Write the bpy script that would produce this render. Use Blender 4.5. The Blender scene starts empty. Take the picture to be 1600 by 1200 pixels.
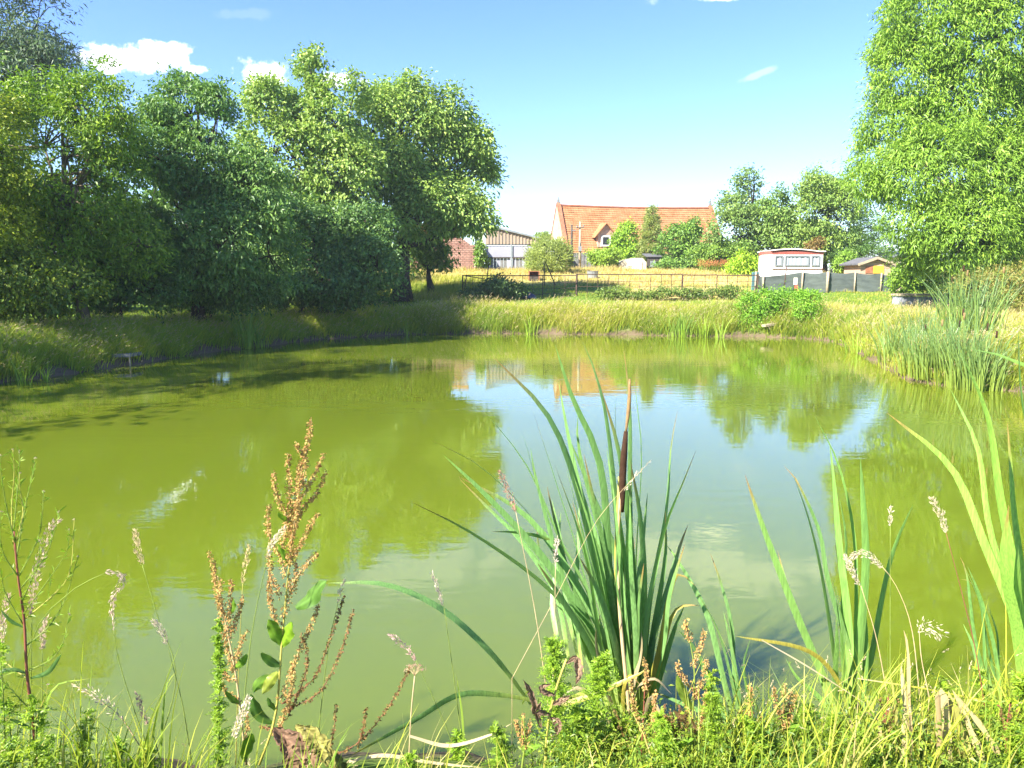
import bpy, math
import numpy as np
from mathutils import Vector

# ------------------------------------------------------------------ camera, sky, sun, exposure
SC = bpy.context.scene
COL = SC.collection
CAM = np.array([0.0, 0.0, 2.5])
FPX, HORIZON = 1200.0, 435.0
PITCH = math.atan((600.0 - HORIZON) / FPX)
SUN_EL = math.radians(40.0)
SUN_AZ = np.array([-0.78, -0.63]); SUN_AZ = SUN_AZ / np.linalg.norm(SUN_AZ)
SUN_DIR = Vector((SUN_AZ[0] * math.cos(SUN_EL), SUN_AZ[1] * math.cos(SUN_EL), math.sin(SUN_EL)))

cam_data = bpy.data.cameras.new('camera')
cam_data.sensor_fit = 'HORIZONTAL'; cam_data.sensor_width = 36.0; cam_data.lens = 27.0
cam_data.clip_start = 0.05; cam_data.clip_end = 3000.0
cam = bpy.data.objects.new('camera', cam_data)
cam.location = CAM; cam.rotation_euler = (math.pi / 2 - PITCH, 0, 0)
COL.objects.link(cam); SC.camera = cam

SKY_STRENGTH = 0.092
sun_data = bpy.data.lights.new('sun', 'SUN')
sun_data.energy = 5.0; sun_data.angle = math.radians(0.6); sun_data.color = (1.0, 0.94, 0.82)
sun = bpy.data.objects.new('sun', sun_data)
sun.rotation_euler = SUN_DIR.to_track_quat('Z', 'Y').to_euler(); sun.location = SUN_DIR * 80
COL.objects.link(sun)

SC.view_settings.view_transform = 'Standard'; SC.view_settings.look = 'None'
SC.view_settings.exposure = 1.95; SC.view_settings.gamma = 1.0; SC.view_settings.use_curve_mapping = False
try:
    cy = SC.cycles
    cy.max_bounces = 8; cy.diffuse_bounces = 3; cy.glossy_bounces = 3; cy.transmission_bounces = 4
    cy.transparent_max_bounces = 8; cy.caustics_reflective = False; cy.caustics_refractive = False
    cy.sample_clamp_indirect = 6.0
except Exception:
    pass

def ray(px, py):
    u = (px - 800.0) / FPX; v = (600.0 - py) / FPX
    return np.array([u, math.cos(PITCH) + v * math.sin(PITCH), -math.sin(PITCH) + v * math.cos(PITCH)])

def P(px, py, d):
    r = ray(px, py); return CAM + r * (d / r[1])

def G(px, py, z=0.0):
    r = ray(px, py); return CAM + r * ((z - CAM[2]) / r[2])

# world: physical sky plus a few fair-weather clouds in the sky dome
world = bpy.data.worlds.new('World'); SC.world = world; world.use_nodes = True
wt = world.node_tree; wt.nodes.clear()
def wn(t, **k):
    n = wt.nodes.new(t)
    for a, b in k.items(): setattr(n, a, b)
    return n
sky = wn('ShaderNodeTexSky', sky_type='NISHITA', sun_disc=False)
sky.sun_elevation = SUN_EL; sky.sun_rotation = math.atan2(SUN_AZ[0], SUN_AZ[1])
sky.altitude = 50; sky.air_density = 1.0; sky.dust_density = 0.25; sky.ozone_density = 5.0
tc = wn('ShaderNodeTexCoord')
def wmath(op, a, b=None, c=None, clamp=False):
    n = wn('ShaderNodeMath', operation=op, use_clamp=clamp)
    for i, x in enumerate((a, b, c)):
        if x is None: continue
        if isinstance(x, (int, float)): n.inputs[i].default_value = x
        else: wt.links.new(x, n.inputs[i])
    return n.outputs[0]
def wdot(vec):
    n = wn('ShaderNodeVectorMath', operation='DOT_PRODUCT'); wt.links.new(tc.outputs['Generated'], n.inputs[0])
    n.inputs[1].default_value = vec; return n.outputs['Value']
nz1 = wn('ShaderNodeTexNoise'); nz1.inputs['Scale'].default_value = 34; nz1.inputs['Detail'].default_value = 8; nz1.inputs['Roughness'].default_value = 0.62
nz2 = wn('ShaderNodeTexNoise'); nz2.inputs['Scale'].default_value = 7; nz2.inputs['Detail'].default_value = 5
for n in (nz1, nz2): wt.links.new(tc.outputs['Generated'], n.inputs['Vector'])
def cloud(px, py, rx, ry, dens, tilt=0.0, ragged=1.0):
    c = Vector(ray(px, py)).normalized()
    r = Vector((c.y, -c.x, 0)).normalized(); u = r.cross(c).normalized()
    r2 = r * math.cos(tilt) + u * math.sin(tilt); u2 = u * math.cos(tilt) - r * math.sin(tilt)
    dx = wmath('DIVIDE', wdot(r2), rx / FPX); dy = wmath('DIVIDE', wdot(u2), ry / FPX)
    e = wmath('SQRT', wmath('ADD', wmath('MULTIPLY', dx, dx), wmath('MULTIPLY', dy, dy)))
    e = wmath('ADD', e, wmath('MULTIPLY', wmath('SUBTRACT', nz1.outputs['Fac'], 0.5), -3.2 * ragged))
    front = wmath('GREATER_THAN', wdot(c), 0.5)
    m = wn('ShaderNodeMapRange', interpolation_type='SMOOTHSTEP')
    wt.links.new(e, m.inputs['Value']); m.inputs['From Min'].default_value = 1.25; m.inputs['From Max'].default_value = 0.55
    return wmath('MULTIPLY', wmath('MULTIPLY', m.outputs[0], dens), front)
clouds = [cloud(205, 92, 60, 17, 1.0, 0.12, 1.1), cloud(252, 75, 38, 8, 1.0, 0.05, 1.1), cloud(302, 110, 16, 6, 0.7, 0.2, 1.2),
          cloud(415, 122, 34, 20, 0.9), cloud(530, 124, 32, 12, 0.9), cloud(1128, -6, 40, 6, 0.9), cloud(1182, 117, 22, 4, 0.18, 0.3),
          cloud(962, 305, 10, 6, 0.6), cloud(840, 352, 40, 14, 0.4, 0, 0.6), cloud(385, 22, 40, 7, 0.05, 0.1),
          cloud(1150, -60, 140, 30, 0.5, 0.1), cloud(650, -70, 120, 22, 0.35, -0.1), cloud(-330, 60, 160, 50, 0.8), cloud(2000, 90, 170, 50, 0.8)]
acc = clouds[0]
for c_ in clouds[1:]: acc = wmath('MAXIMUM', acc, c_)
mixc = wn('ShaderNodeMix', data_type='RGBA')
wt.links.new(acc, mixc.inputs['Factor'])
hs = wn('ShaderNodeHueSaturation'); hs.inputs['Hue'].default_value = 0.515; hs.inputs['Saturation'].default_value = 1.14; hs.inputs['Value'].default_value = 1.0
wt.links.new(sky.outputs[0], hs.inputs['Color'])
wt.links.new(hs.outputs[0], mixc.inputs[6]); mixc.inputs[7].default_value = (6.6, 6.7, 6.8, 1)
bg = wn('ShaderNodeBackground'); bg.inputs['Strength'].default_value = SKY_STRENGTH
wt.links.new(mixc.outputs[2], bg.inputs['Color'])
wo = wn('ShaderNodeOutputWorld'); wt.links.new(bg.outputs[0], wo.inputs[0])

# ------------------------------------------------------------------ helpers
RNG = np.random.default_rng(11)
UP = np.array([0.0, 0.0, 1.0])
def nrm(a):
    a = np.asarray(a, float); return a / np.maximum(np.linalg.norm(a, axis=-1, keepdims=True), 1e-9)

_world = {}
def origin(o):
    s = np.zeros(3)
    while o is not None:
        s += np.array(o.location); o = o.parent
    return s

def link_mesh(name, me, mat, parent=None):
    o = bpy.data.objects.new(name, me); COL.objects.link(o)
    for m in (mat if isinstance(mat, (list, tuple)) else [mat]): me.materials.append(m)
    if parent is not None: o.parent = parent
    return o

def quads_obj(name, V, Q, mat, parent=None, col=None, smooth=False):
    """numpy mesh of quads; V in world coordinates"""
    V = np.asarray(V, np.float32) - np.asarray(origin(parent), np.float32)
    Q = np.asarray(Q, np.int32)
    me = bpy.data.meshes.new(name)
    me.vertices.add(len(V)); me.vertices.foreach_set('co', V.ravel())
    me.loops.add(Q.size); me.loops.foreach_set('vertex_index', Q.ravel())
    me.polygons.add(len(Q)); me.polygons.foreach_set('loop_start', np.arange(0, Q.size, 4, dtype=np.int32))
    me.polygons.foreach_set('loop_total', np.full(len(Q), 4, np.int32))
    me.polygons.foreach_set('use_smooth', np.full(len(Q), smooth, bool))
    if col is not None:
        a = me.attributes.new('col', 'FLOAT_COLOR', 'POINT')
        c4 = np.ones((len(V), 4), np.float32); c4[:, :3] = col
        a.data.foreach_set('color', c4.ravel())
    me.update(calc_edges=True)
    return link_mesh(name, me, mat, parent)

class MB:
    """small polygon mesh builder in world coordinates"""
    def __init__(s): s.v, s.f = [], []
    def add(s, vs, fs):
        b = len(s.v); s.v += [tuple(map(float, x)) for x in vs]; s.f += [tuple(b + i for i in f) for f in fs]; return s
    def hexa(s, p):
        return s.add(p, [(0, 3, 2, 1), (4, 5, 6, 7), (0, 1, 5, 4), (1, 2, 6, 5), (2, 3, 7, 6), (3, 0, 4, 7)])
    def box(s, c, size, ax=None):
        c = np.asarray(c, float); h = np.asarray(size, float) / 2
        A = np.eye(3) if ax is None else np.asarray(ax, float)
        p = [c + A[0] * h[0] * sx + A[1] * h[1] * sy + A[2] * h[2] * sz for sz in (-1, 1) for sx, sy in ((-1, -1), (1, -1), (1, 1), (-1, 1))]
        return s.hexa(p)
    def beam(s, a, b, w, h, up=UP):
        a = np.asarray(a, float); b = np.asarray(b, float); d = nrm(b - a)
        if abs(np.dot(d, up)) > 0.98: up = np.array([0.0, 1.0, 0.0])
        sd = nrm(np.cross(d, up)); u = np.cross(sd, d)
        p = [q + sd * w / 2 * i + u * h / 2 * j for q in (a, b) for i, j in ((-1, -1), (1, -1), (1, 1), (-1, 1))]
        return s.hexa(p)
    def tube(s, pts, rad, n=6):
        pts = np.asarray(pts, float); rad = np.broadcast_to(rad, (len(pts),))
        t = nrm(np.gradient(pts, axis=0)); ref = np.array([0.31, 0.95, 0.05])
        base = len(s.v)
        for p, r, d in zip(pts, rad, t):
            a = nrm(np.cross(d, ref)); b = np.cross(d, a)
            for k in range(n):
                th = 2 * math.pi * k / n
                s.v.append(tuple(p + (a * math.cos(th) + b * math.sin(th)) * r))
        for i in range(len(pts) - 1):
            for k in range(n):
                k2 = (k + 1) % n
                s.f.append((base + i * n + k, base + i * n + k2, base + (i + 1) * n + k2, base + (i + 1) * n + k))
        s.f.append(tuple(base + k for k in range(n))[::-1]); s.f.append(tuple(base + (len(pts) - 1) * n + k for k in range(n)))
        return s
    def obj(s, name, mat, parent=None, smooth=False):
        o0 = origin(parent)
        me = bpy.data.meshes.new(name)
        me.from_pydata([tuple(np.asarray(v) - o0) for v in s.v], [], s.f)
        if smooth:
            me.polygons.foreach_set('use_smooth', np.ones(len(me.polygons), bool))
        me.update()
        return link_mesh(name, me, mat, parent)

def tag(o, label=None, cat=None, group=None, kind=None):
    if label: o['label'] = label
    if cat: o['category'] = cat
    if group: o['group'] = group
    if kind: o['kind'] = kind
    return o

def thing(name, loc, label, cat, group=None):
    o = bpy.data.objects.new(name, None); COL.objects.link(o); o.location = tuple(float(x) for x in loc)
    o.empty_display_size = 0.3
    return tag(o, label, cat, group)

# ------------------------------------------------------------------ materials
def newmat(name):
    m = bpy.data.materials.new(name); m.use_nodes = True; nt = m.node_tree; nt.nodes.clear()
    out = nt.nodes.new('ShaderNodeOutputMaterial'); b = nt.nodes.new('ShaderNodeBsdfPrincipled')
    nt.links.new(b.outputs[0], out.inputs[0]); return m, nt, b, out

def solid(name, col, rough=0.7, var=0.25, scale=3.0, spec=0.3, bump=0.0, metal=0.0, col2=None, stretch=(1, 1, 1)):
    """base colour broken by noise between two tones, with optional fine relief"""
    m, nt, b, out = newmat(name)
    t = nt.nodes.new('ShaderNodeTexCoord'); mp = nt.nodes.new('ShaderNodeMapping'); mp.inputs['Scale'].default_value = stretch
    nt.links.new(t.outputs['Object'], mp.inputs['Vector'])
    n = nt.nodes.new('ShaderNodeTexNoise'); n.inputs['Scale'].default_value = scale; n.inputs['Detail'].default_value = 7; n.inputs['Roughness'].default_value = 0.65
    nt.links.new(mp.outputs[0], n.inputs['Vector'])
    r = nt.nodes.new('ShaderNodeValToRGB'); c = np.array(col)
    a2 = np.array(col2) if col2 is not None else np.clip(c * (1 + var), 0, 0.95)
    a1 = c * (1 - var) if col2 is None else c
    r.color_ramp.elements[0].position = 0.32; r.color_ramp.elements[1].position = 0.68
    r.color_ramp.elements[0].color = (*a1, 1); r.color_ramp.elements[1].color = (*a2, 1)
    nt.links.new(n.outputs['Fac'], r.inputs[0]); nt.links.new(r.outputs[0], b.inputs['Base Color'])
    b.inputs['Roughness'].default_value = rough; b.inputs['Metallic'].default_value = metal
    b.inputs['Specular IOR Level'].default_value = spec
    if bump:
        bp = nt.nodes.new('ShaderNodeBump'); bp.inputs['Strength'].default_value = bump; bp.inputs['Distance'].default_value = 0.02
        n2 = nt.nodes.new('ShaderNodeTexNoise'); n2.inputs['Scale'].default_value = scale * 9; n2.inputs['Detail'].default_value = 4
        nt.links.new(mp.outputs[0], n2.inputs['Vector'])
        nt.links.new(n2.outputs['Fac'], bp.inputs['Height']); nt.links.new(bp.outputs[0], b.inputs['Normal'])
    return m

def veg(name, trans=0.35, rough=0.5, spec=0.35, tcol=(1.15, 1.25, 0.55)):
    """leaf material: own colour from the 'col' attribute, light passing through the blade"""
    m, nt, b, out = newmat(name)
    a = nt.nodes.new('ShaderNodeAttribute'); a.attribute_name = 'col'
    nt.links.new(a.outputs['Color'], b.inputs['Base Color'])
    b.inputs['Roughness'].default_value = rough; b.inputs['Specular IOR Level'].default_value = spec
    tr = nt.nodes.new('ShaderNodeBsdfTranslucent')
    mul = nt.nodes.new('ShaderNodeMix'); mul.data_type = 'RGBA'; mul.blend_type = 'MULTIPLY'; mul.inputs['Factor'].default_value = 1
    nt.links.new(a.outputs['Color'], mul.inputs[6]); mul.inputs[7].default_value = (*tcol, 1)
    nt.links.new(mul.outputs[2], tr.inputs['Color'])
    mx = nt.nodes.new('ShaderNodeMixShader'); mx.inputs[0].default_value = trans
    nt.links.new(b.outputs[0], mx.inputs[1]); nt.links.new(tr.outputs[0], mx.inputs[2]); nt.links.new(mx.outputs[0], out.inputs[0])
    return m

M_leaf = veg('leaf_surface', 0.34, 0.45, 0.35)
M_blade = veg('grass_blade_surface', 0.38, 0.5, 0.25)
M_reed = veg('reed_blade_surface', 0.30, 0.42, 0.4, (1.1, 1.25, 0.5))
M_seed = veg('dry_seed_surface', 0.30, 0.8, 0.1, (1.05, 1.0, 0.85))
nt = M_reed.node_tree; at_ = [n for n in nt.nodes if n.type == 'ATTRIBUTE'][0]; tc_ = nt.nodes.new('ShaderNodeTexCoord'); mp_ = nt.nodes.new('ShaderNodeMapping'); mp_.inputs['Scale'].default_value = (160, 160, 5)
nz_ = nt.nodes.new('ShaderNodeTexNoise'); nz_.inputs['Scale'].default_value = 1.0; nz_.inputs['Detail'].default_value = 5; nt.links.new(tc_.outputs['Object'], mp_.inputs['Vector']); nt.links.new(mp_.outputs[0], nz_.inputs['Vector'])
mr_ = nt.nodes.new('ShaderNodeMapRange'); mr_.inputs['From Min'].default_value = 0.3; mr_.inputs['From Max'].default_value = 0.7; mr_.inputs['To Min'].default_value = 0.68; mr_.inputs['To Max'].default_value = 1.3; nt.links.new(nz_.outputs['Fac'], mr_.inputs['Value'])
vm_ = nt.nodes.new('ShaderNodeVectorMath'); vm_.operation = 'SCALE'; nt.links.new(mr_.outputs[0], vm_.inputs['Scale'])
for l_ in list(at_.outputs['Color'].links):
    t_ = l_.to_socket; nt.links.remove(l_); nt.links.new(vm_.outputs[0], t_)
nt.links.new(at_.outputs['Color'], vm_.inputs[0])
M_bark = solid('bark', (0.055, 0.045, 0.035), 0.9, 0.4, 6, 0.1, 0.6, stretch=(1, 1, 0.3))
M_palebark = solid('pale_bark', (0.16, 0.13, 0.09), 0.9, 0.35, 6, 0.1, 0.4, stretch=(1, 1, 0.3))

# ------------------------------------------------------------------ terrain
def catmull(pts, k=8):
    pts = np.asarray(pts, float); n = len(pts); out = []
    for i in range(n):
        p0, p1, p2, p3 = (pts[(i + j) % n] for j in (-1, 0, 1, 2))
        for t in np.arange(k) / k:
            out.append(0.5 * ((2 * p1) + (-p0 + p2) * t + (2 * p0 - 5 * p1 + 4 * p2 - p3) * t * t + (-p0 + 3 * p1 - 3 * p2 + p3) * t ** 3))
    return np.array(out)

shore_px = [(0, 600), (100, 586), (190, 573), (240, 565), (310, 553), (390, 544), (470, 534), (560, 527), (650, 523), (760, 522), (900, 523),
            (1050, 525), (1180, 527), (1280, 531), (1330, 545), (1365, 566), (1420, 592), (1500, 607), (1600, 613)]
shore = [G(*q)[:2] for q in shore_px] + [(12.4, 13.5), (12.2, 9.5), (9.6, 5.9), (6.0, 4.2), (3.0, 3.85), (0.8, 3.75), (-1.5, 3.65), (-4.0, 3.8), (-7.0, 5.0), (-10.2, 8.0), (-12.2, 11.5), (-12.9, 15)]
POND = catmull(shore, 8)
_t = np.arange(len(POND))
_tan = nrm(np.roll(POND, -1, 0) - np.roll(POND, 1, 0)); POND_N = np.stack([-_tan[:, 1], _tan[:, 0]], 1)   # outward (outline runs clockwise)
POND = POND + POND_N * (0.16 * np.sin(_t * 0.9) * np.sin(_t * 0.37 + 1) + RNG.normal(0, 0.07, len(POND)))[:, None]

def pond_dist(xy):
    """signed distance to the shore: positive on land"""
    xy = np.atleast_2d(np.asarray(xy, float)); A = POND; B = np.roll(POND, -1, 0)
    best = np.full(len(xy), 1e9); inside = np.zeros(len(xy), bool)
    for a, b in zip(A, B):
        ab = b - a; t = np.clip(((xy - a) @ ab) / (ab @ ab), 0, 1)
        d = np.linalg.norm(xy - (a + t[:, None] * ab), axis=1); best = np.minimum(best, d)
        cnd = (a[1] > xy[:, 1]) != (b[1] > xy[:, 1])
        with np.errstate(divide='ignore', invalid='ignore'):
            xi = a[0] + (xy[:, 1] - a[1]) / (b[1] - a[1] + 1e-12) * ab[0]
        inside ^= cnd & (xy[:, 0] < xi)
    return np.where(inside, -best, best)

def wob(x, y, f, s=0.0):
    return (np.sin(x * f + 1.3 + s) * np.cos(y * f * 1.1 + 0.7 * s) + 0.6 * np.sin(x * f * 2.1 + y * f * 1.7 + 2.2 + s) + 0.4 * np.sin(x * f * 4.3 - y * f * 3.9 + s)) / 2.0

def sstep(a, b, x):
    t = np.clip((x - a) / (b - a), 0, 1); return t * t * (3 - 2 * t)

def ground_z(xy, s=None):
    xy = np.atleast_2d(np.asarray(xy, float)); s = pond_dist(xy) if s is None else s
    x, y = xy[:, 0], xy[:, 1]
    z = np.interp(s, [-6, -1.5, -0.25, 0.0, 0.25, 0.7, 1.5, 4, 12], [-1.3, -0.7, -0.16, 0.0, 0.2, 0.48, 0.72, 0.9, 0.98])
    z = z + sstep(38, 66, y) * 2.2 + 0.05 * wob(x, y, 0.5) * np.clip(s, 0, 1) + 0.05 * wob(x, y, 2.3, 1.0) * np.clip(s * 1.5, 0, 1)
    return z

def gz(x, y): return float(ground_z([[x, y]])[0])

gx = np.unique(np.concatenate([np.linspace(-26, 26, 209), 26 + np.geomspace(0.3, 700, 34), -26 - np.geomspace(0.3, 700, 34)]))
gy = np.unique(np.concatenate([np.linspace(-6, 46, 209), 46 + np.geomspace(0.3, 900, 44), -6 - np.geomspace(0.5, 300, 16)]))
X, Y = np.meshgrid(gx, gy); XY = np.stack([X.ravel(), Y.ravel()], 1); S = pond_dist(XY); Z = ground_z(XY, S)
ni, nj = len(gy), len(gx)
ii, jj = np.meshgrid(np.arange(ni - 1), np.arange(nj - 1), indexing='ij'); b0 = (ii * nj + jj).ravel()
Q = np.stack([b0, b0 + 1, b0 + nj + 1, b0 + nj], 1)
gx_, gy_ = XY[:, 0], XY[:, 1]
mud = 1 - sstep(0.2, 0.6, S + 0.18 * wob(gx_, gy_, 1.7, 2) - 0.15 * sstep(-2, -5, gx_))
dry = np.clip(sstep(50, 56, gy_) * 0.8 + sstep(0.35, 0.8, wob(gx_, gy_, 0.33, 3) * 0.7 + 0.35) * 0.45 * sstep(2, 8, gx_) * sstep(16, 24, gy_) + 0.7 * sstep(5, 9, gx_) * sstep(43, 46, gy_) * (1 - sstep(14, 17, gx_)), 0, 1)
c_green, c_dry, c_mud = np.array([0.10, 0.17, 0.025]), np.array([0.48, 0.37, 0.14]), np.array([0.12, 0.09, 0.055])
gc = c_green[None] * (1 - dry[:, None]) + c_dry[None] * dry[:, None]
gc = gc * (1 - mud[:, None]) + c_mud[None] * mud[:, None]
mg, nt, b, out = newmat('meadow_soil')
a = nt.nodes.new('ShaderNodeAttribute'); a.attribute_name = 'col'
n = nt.nodes.new('ShaderNodeTexNoise'); n.inputs['Scale'].default_value = 2.2; n.inputs['Detail'].default_value = 9; n.inputs['Roughness'].default_value = 0.7
t = nt.nodes.new('ShaderNodeTexCoord'); nt.links.new(t.outputs['Object'], n.inputs['Vector'])
mr = nt.nodes.new('ShaderNodeMapRange'); mr.inputs['To Min'].default_value = 0.55; mr.inputs['To Max'].default_value = 1.5
nt.links.new(n.outputs['Fac'], mr.inputs['Value'])
mx = nt.nodes.new('ShaderNodeVectorMath'); mx.operation = 'SCALE'; nt.links.new(a.outputs['Color'], mx.inputs[0]); nt.links.new(mr.outputs[0], mx.inputs['Scale'])
nt.links.new(mx.outputs[0], b.inputs['Base Color']); b.inputs['Roughness'].default_value = 0.95; b.inputs['Specular IOR Level'].default_value = 0.1
bp = nt.nodes.new('ShaderNodeBump'); bp.inputs['Strength'].default_value = 0.7; bp.inputs['Distance'].default_value = 0.06
n2 = nt.nodes.new('ShaderNodeTexNoise'); n2.inputs['Scale'].default_value = 9; n2.inputs['Detail'].default_value = 6; nt.links.new(t.outputs['Object'], n2.inputs['Vector'])
nt.links.new(n2.outputs['Fac'], bp.inputs['Height']); nt.links.new(bp.outputs[0], b.inputs['Normal'])
ground = quads_obj('ground', np.stack([gx_, gy_, Z], 1), Q, mg, None, gc, True)
tag(ground, 'sloping grassy ground and bare mud banks round the pond', None, None, 'structure')

# water: turbid green, mirror-like with faint ripples
mw, nt, b, out = newmat('turbid_pond_water')
t = nt.nodes.new('ShaderNodeTexCoord')
n = nt.nodes.new('ShaderNodeTexNoise'); n.inputs['Scale'].default_value = 0.16; n.inputs['Detail'].default_value = 3; nt.links.new(t.outputs['Object'], n.inputs['Vector'])
r = nt.nodes.new('ShaderNodeValToRGB'); r.color_ramp.elements[0].position = 0.3; r.color_ramp.elements[1].position = 0.7
r.color_ramp.elements[0].color = (0.104, 0.140, 0.009, 1); r.color_ramp.elements[1].color = (0.120, 0.156, 0.010, 1)
nt.links.new(n.outputs['Fac'], r.inputs[0]); nt.links.new(r.outputs[0], b.inputs['Base Color'])
b.inputs['Roughness'].default_value = 0.015; b.inputs['IOR'].default_value = 1.65
b.inputs['Subsurface Weight'].default_value = 1.0; b.inputs['Subsurface Radius'].default_value = (1.0, 1.3, 0.35); b.inputs['Subsurface Scale'].default_value = 1.0; b.inputs['Specular IOR Level'].default_value = 0.5
mp = nt.nodes.new('ShaderNodeMapping'); mp.inputs['Scale'].default_value = (0.55, 1.5, 1); nt.links.new(t.outputs['Object'], mp.inputs['Vector'])
n1 = nt.nodes.new('ShaderNodeTexNoise'); n1.inputs['Scale'].default_value = 3.2; n1.inputs['Detail'].default_value = 3; nt.links.new(mp.outputs[0], n1.inputs['Vector'])
n2 = nt.nodes.new('ShaderNodeTexNoise'); n2.inputs['Scale'].default_value = 0.22; n2.inputs['Detail'].default_value = 2; nt.links.new(mp.outputs[0], n2.inputs['Vector'])
mr = nt.nodes.new('ShaderNodeMapRange'); mr.inputs['From Min'].default_value = 0.4; mr.inputs['From Max'].default_value = 0.62; mr.inputs['To Min'].default_value = 0.15; mr.inputs['To Max'].default_value = 1.0
nt.links.new(n2.outputs['Fac'], mr.inputs['Value'])
mu = nt.nodes.new('ShaderNodeMath'); mu.operation = 'MULTIPLY'; nt.links.new(n1.outputs['Fac'], mu.inputs[0]); nt.links.new(mr.outputs[0], mu.inputs[1])
bp = nt.nodes.new('ShaderNodeBump'); bp.inputs['Strength'].default_value = 0.05; bp.inputs['Distance'].default_value = 0.08
nt.links.new(mu.outputs[0], bp.inputs['Height']); nt.links.new(bp.outputs[0], b.inputs['Normal'])
wm = MB(); wv = [(p[0] + q[0] * 0.6, p[1] + q[1] * 0.6, 0.0) for p, q in zip(POND, POND_N)]
wm.add(wv, [tuple(range(len(wv)))[::-1]])
water = wm.obj('pond_water', mw); tag(water, 'still murky green pond water mirroring trees and sky', None, None, 'structure')
# ------------------------------------------------------------------ vegetation builders
LEAF_GAIN = np.array([2.1, 2.0, 1.5])
def leaf_quads(pos, axis, nor, L, W, fold=0.18, droop=0.12):
    axis = nrm(axis); side = nrm(np.cross(axis, nor)); n2 = np.cross(side, axis)
    L = np.broadcast_to(L, (len(pos),))[:, None]; W = np.broadcast_to(W, (len(pos),))[:, None]
    mid = pos + axis * L * 0.45
    V = np.stack([pos, mid + side * W / 2 + n2 * W * fold, pos + axis * L - UP * L * droop, mid - side * W / 2 + n2 * W * fold], 1)
    return V.reshape(-1, 3), np.arange(len(pos) * 4).reshape(-1, 4)

def blade_quads(base, hgt, wid, direc, bend, K=4, col0=None, col1=None, up=None):
    """grass blades: base (N,3), bending towards direc; returns V,Q,C"""
    N = len(base); t = np.linspace(0, 1, K); hgt = np.broadcast_to(hgt, (N,)); bend = np.broadcast_to(bend, (N,)); wid = np.broadcast_to(wid, (N,))
    d3 = np.concatenate([direc, np.zeros((N, 1))], 1)
    h = hgt[:, None, None]; bd = bend[:, None, None]; tt = t[None, :, None]
    pts = base[:, None] + UP * h * (tt - 0.35 * bd * tt ** 2.2) + d3[:, None] * h * (0.15 * bd * tt + 0.75 * bd * tt ** 2)
    ang = RNG.uniform(0, 2 * np.pi, N); side = np.stack([np.cos(ang), np.sin(ang), np.zeros(N)], 1)[:, None]
    wp = (1 - t ** 1.6 * 0.93)[None, :, None] * wid[:, None, None] / 2
    V = np.stack([pts - side * wp, pts + side * wp], 2)
    idx = (np.arange(N)[:, None] * K + np.arange(K - 1)[None]) * 2
    Q = np.stack([idx, idx + 1, idx + 3, idx + 2], -1).reshape(-1, 4)
    C = None
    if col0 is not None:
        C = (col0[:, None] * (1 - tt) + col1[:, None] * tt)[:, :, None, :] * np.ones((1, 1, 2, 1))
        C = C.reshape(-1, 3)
    return V.reshape(-1, 3), Q, C

def join(parts):
    V, Q, C, o = [], [], [], 0
    for v, q, c in parts:
        V.append(v); Q.append(q + o); C.append(c); o += len(v)
    return np.concatenate(V), np.concatenate(Q), np.concatenate(C)

def lerpc(a, b, t): return np.asarray(a)[None] * (1 - t[:, None]) + np.asarray(b)[None] * t[:, None]

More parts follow.
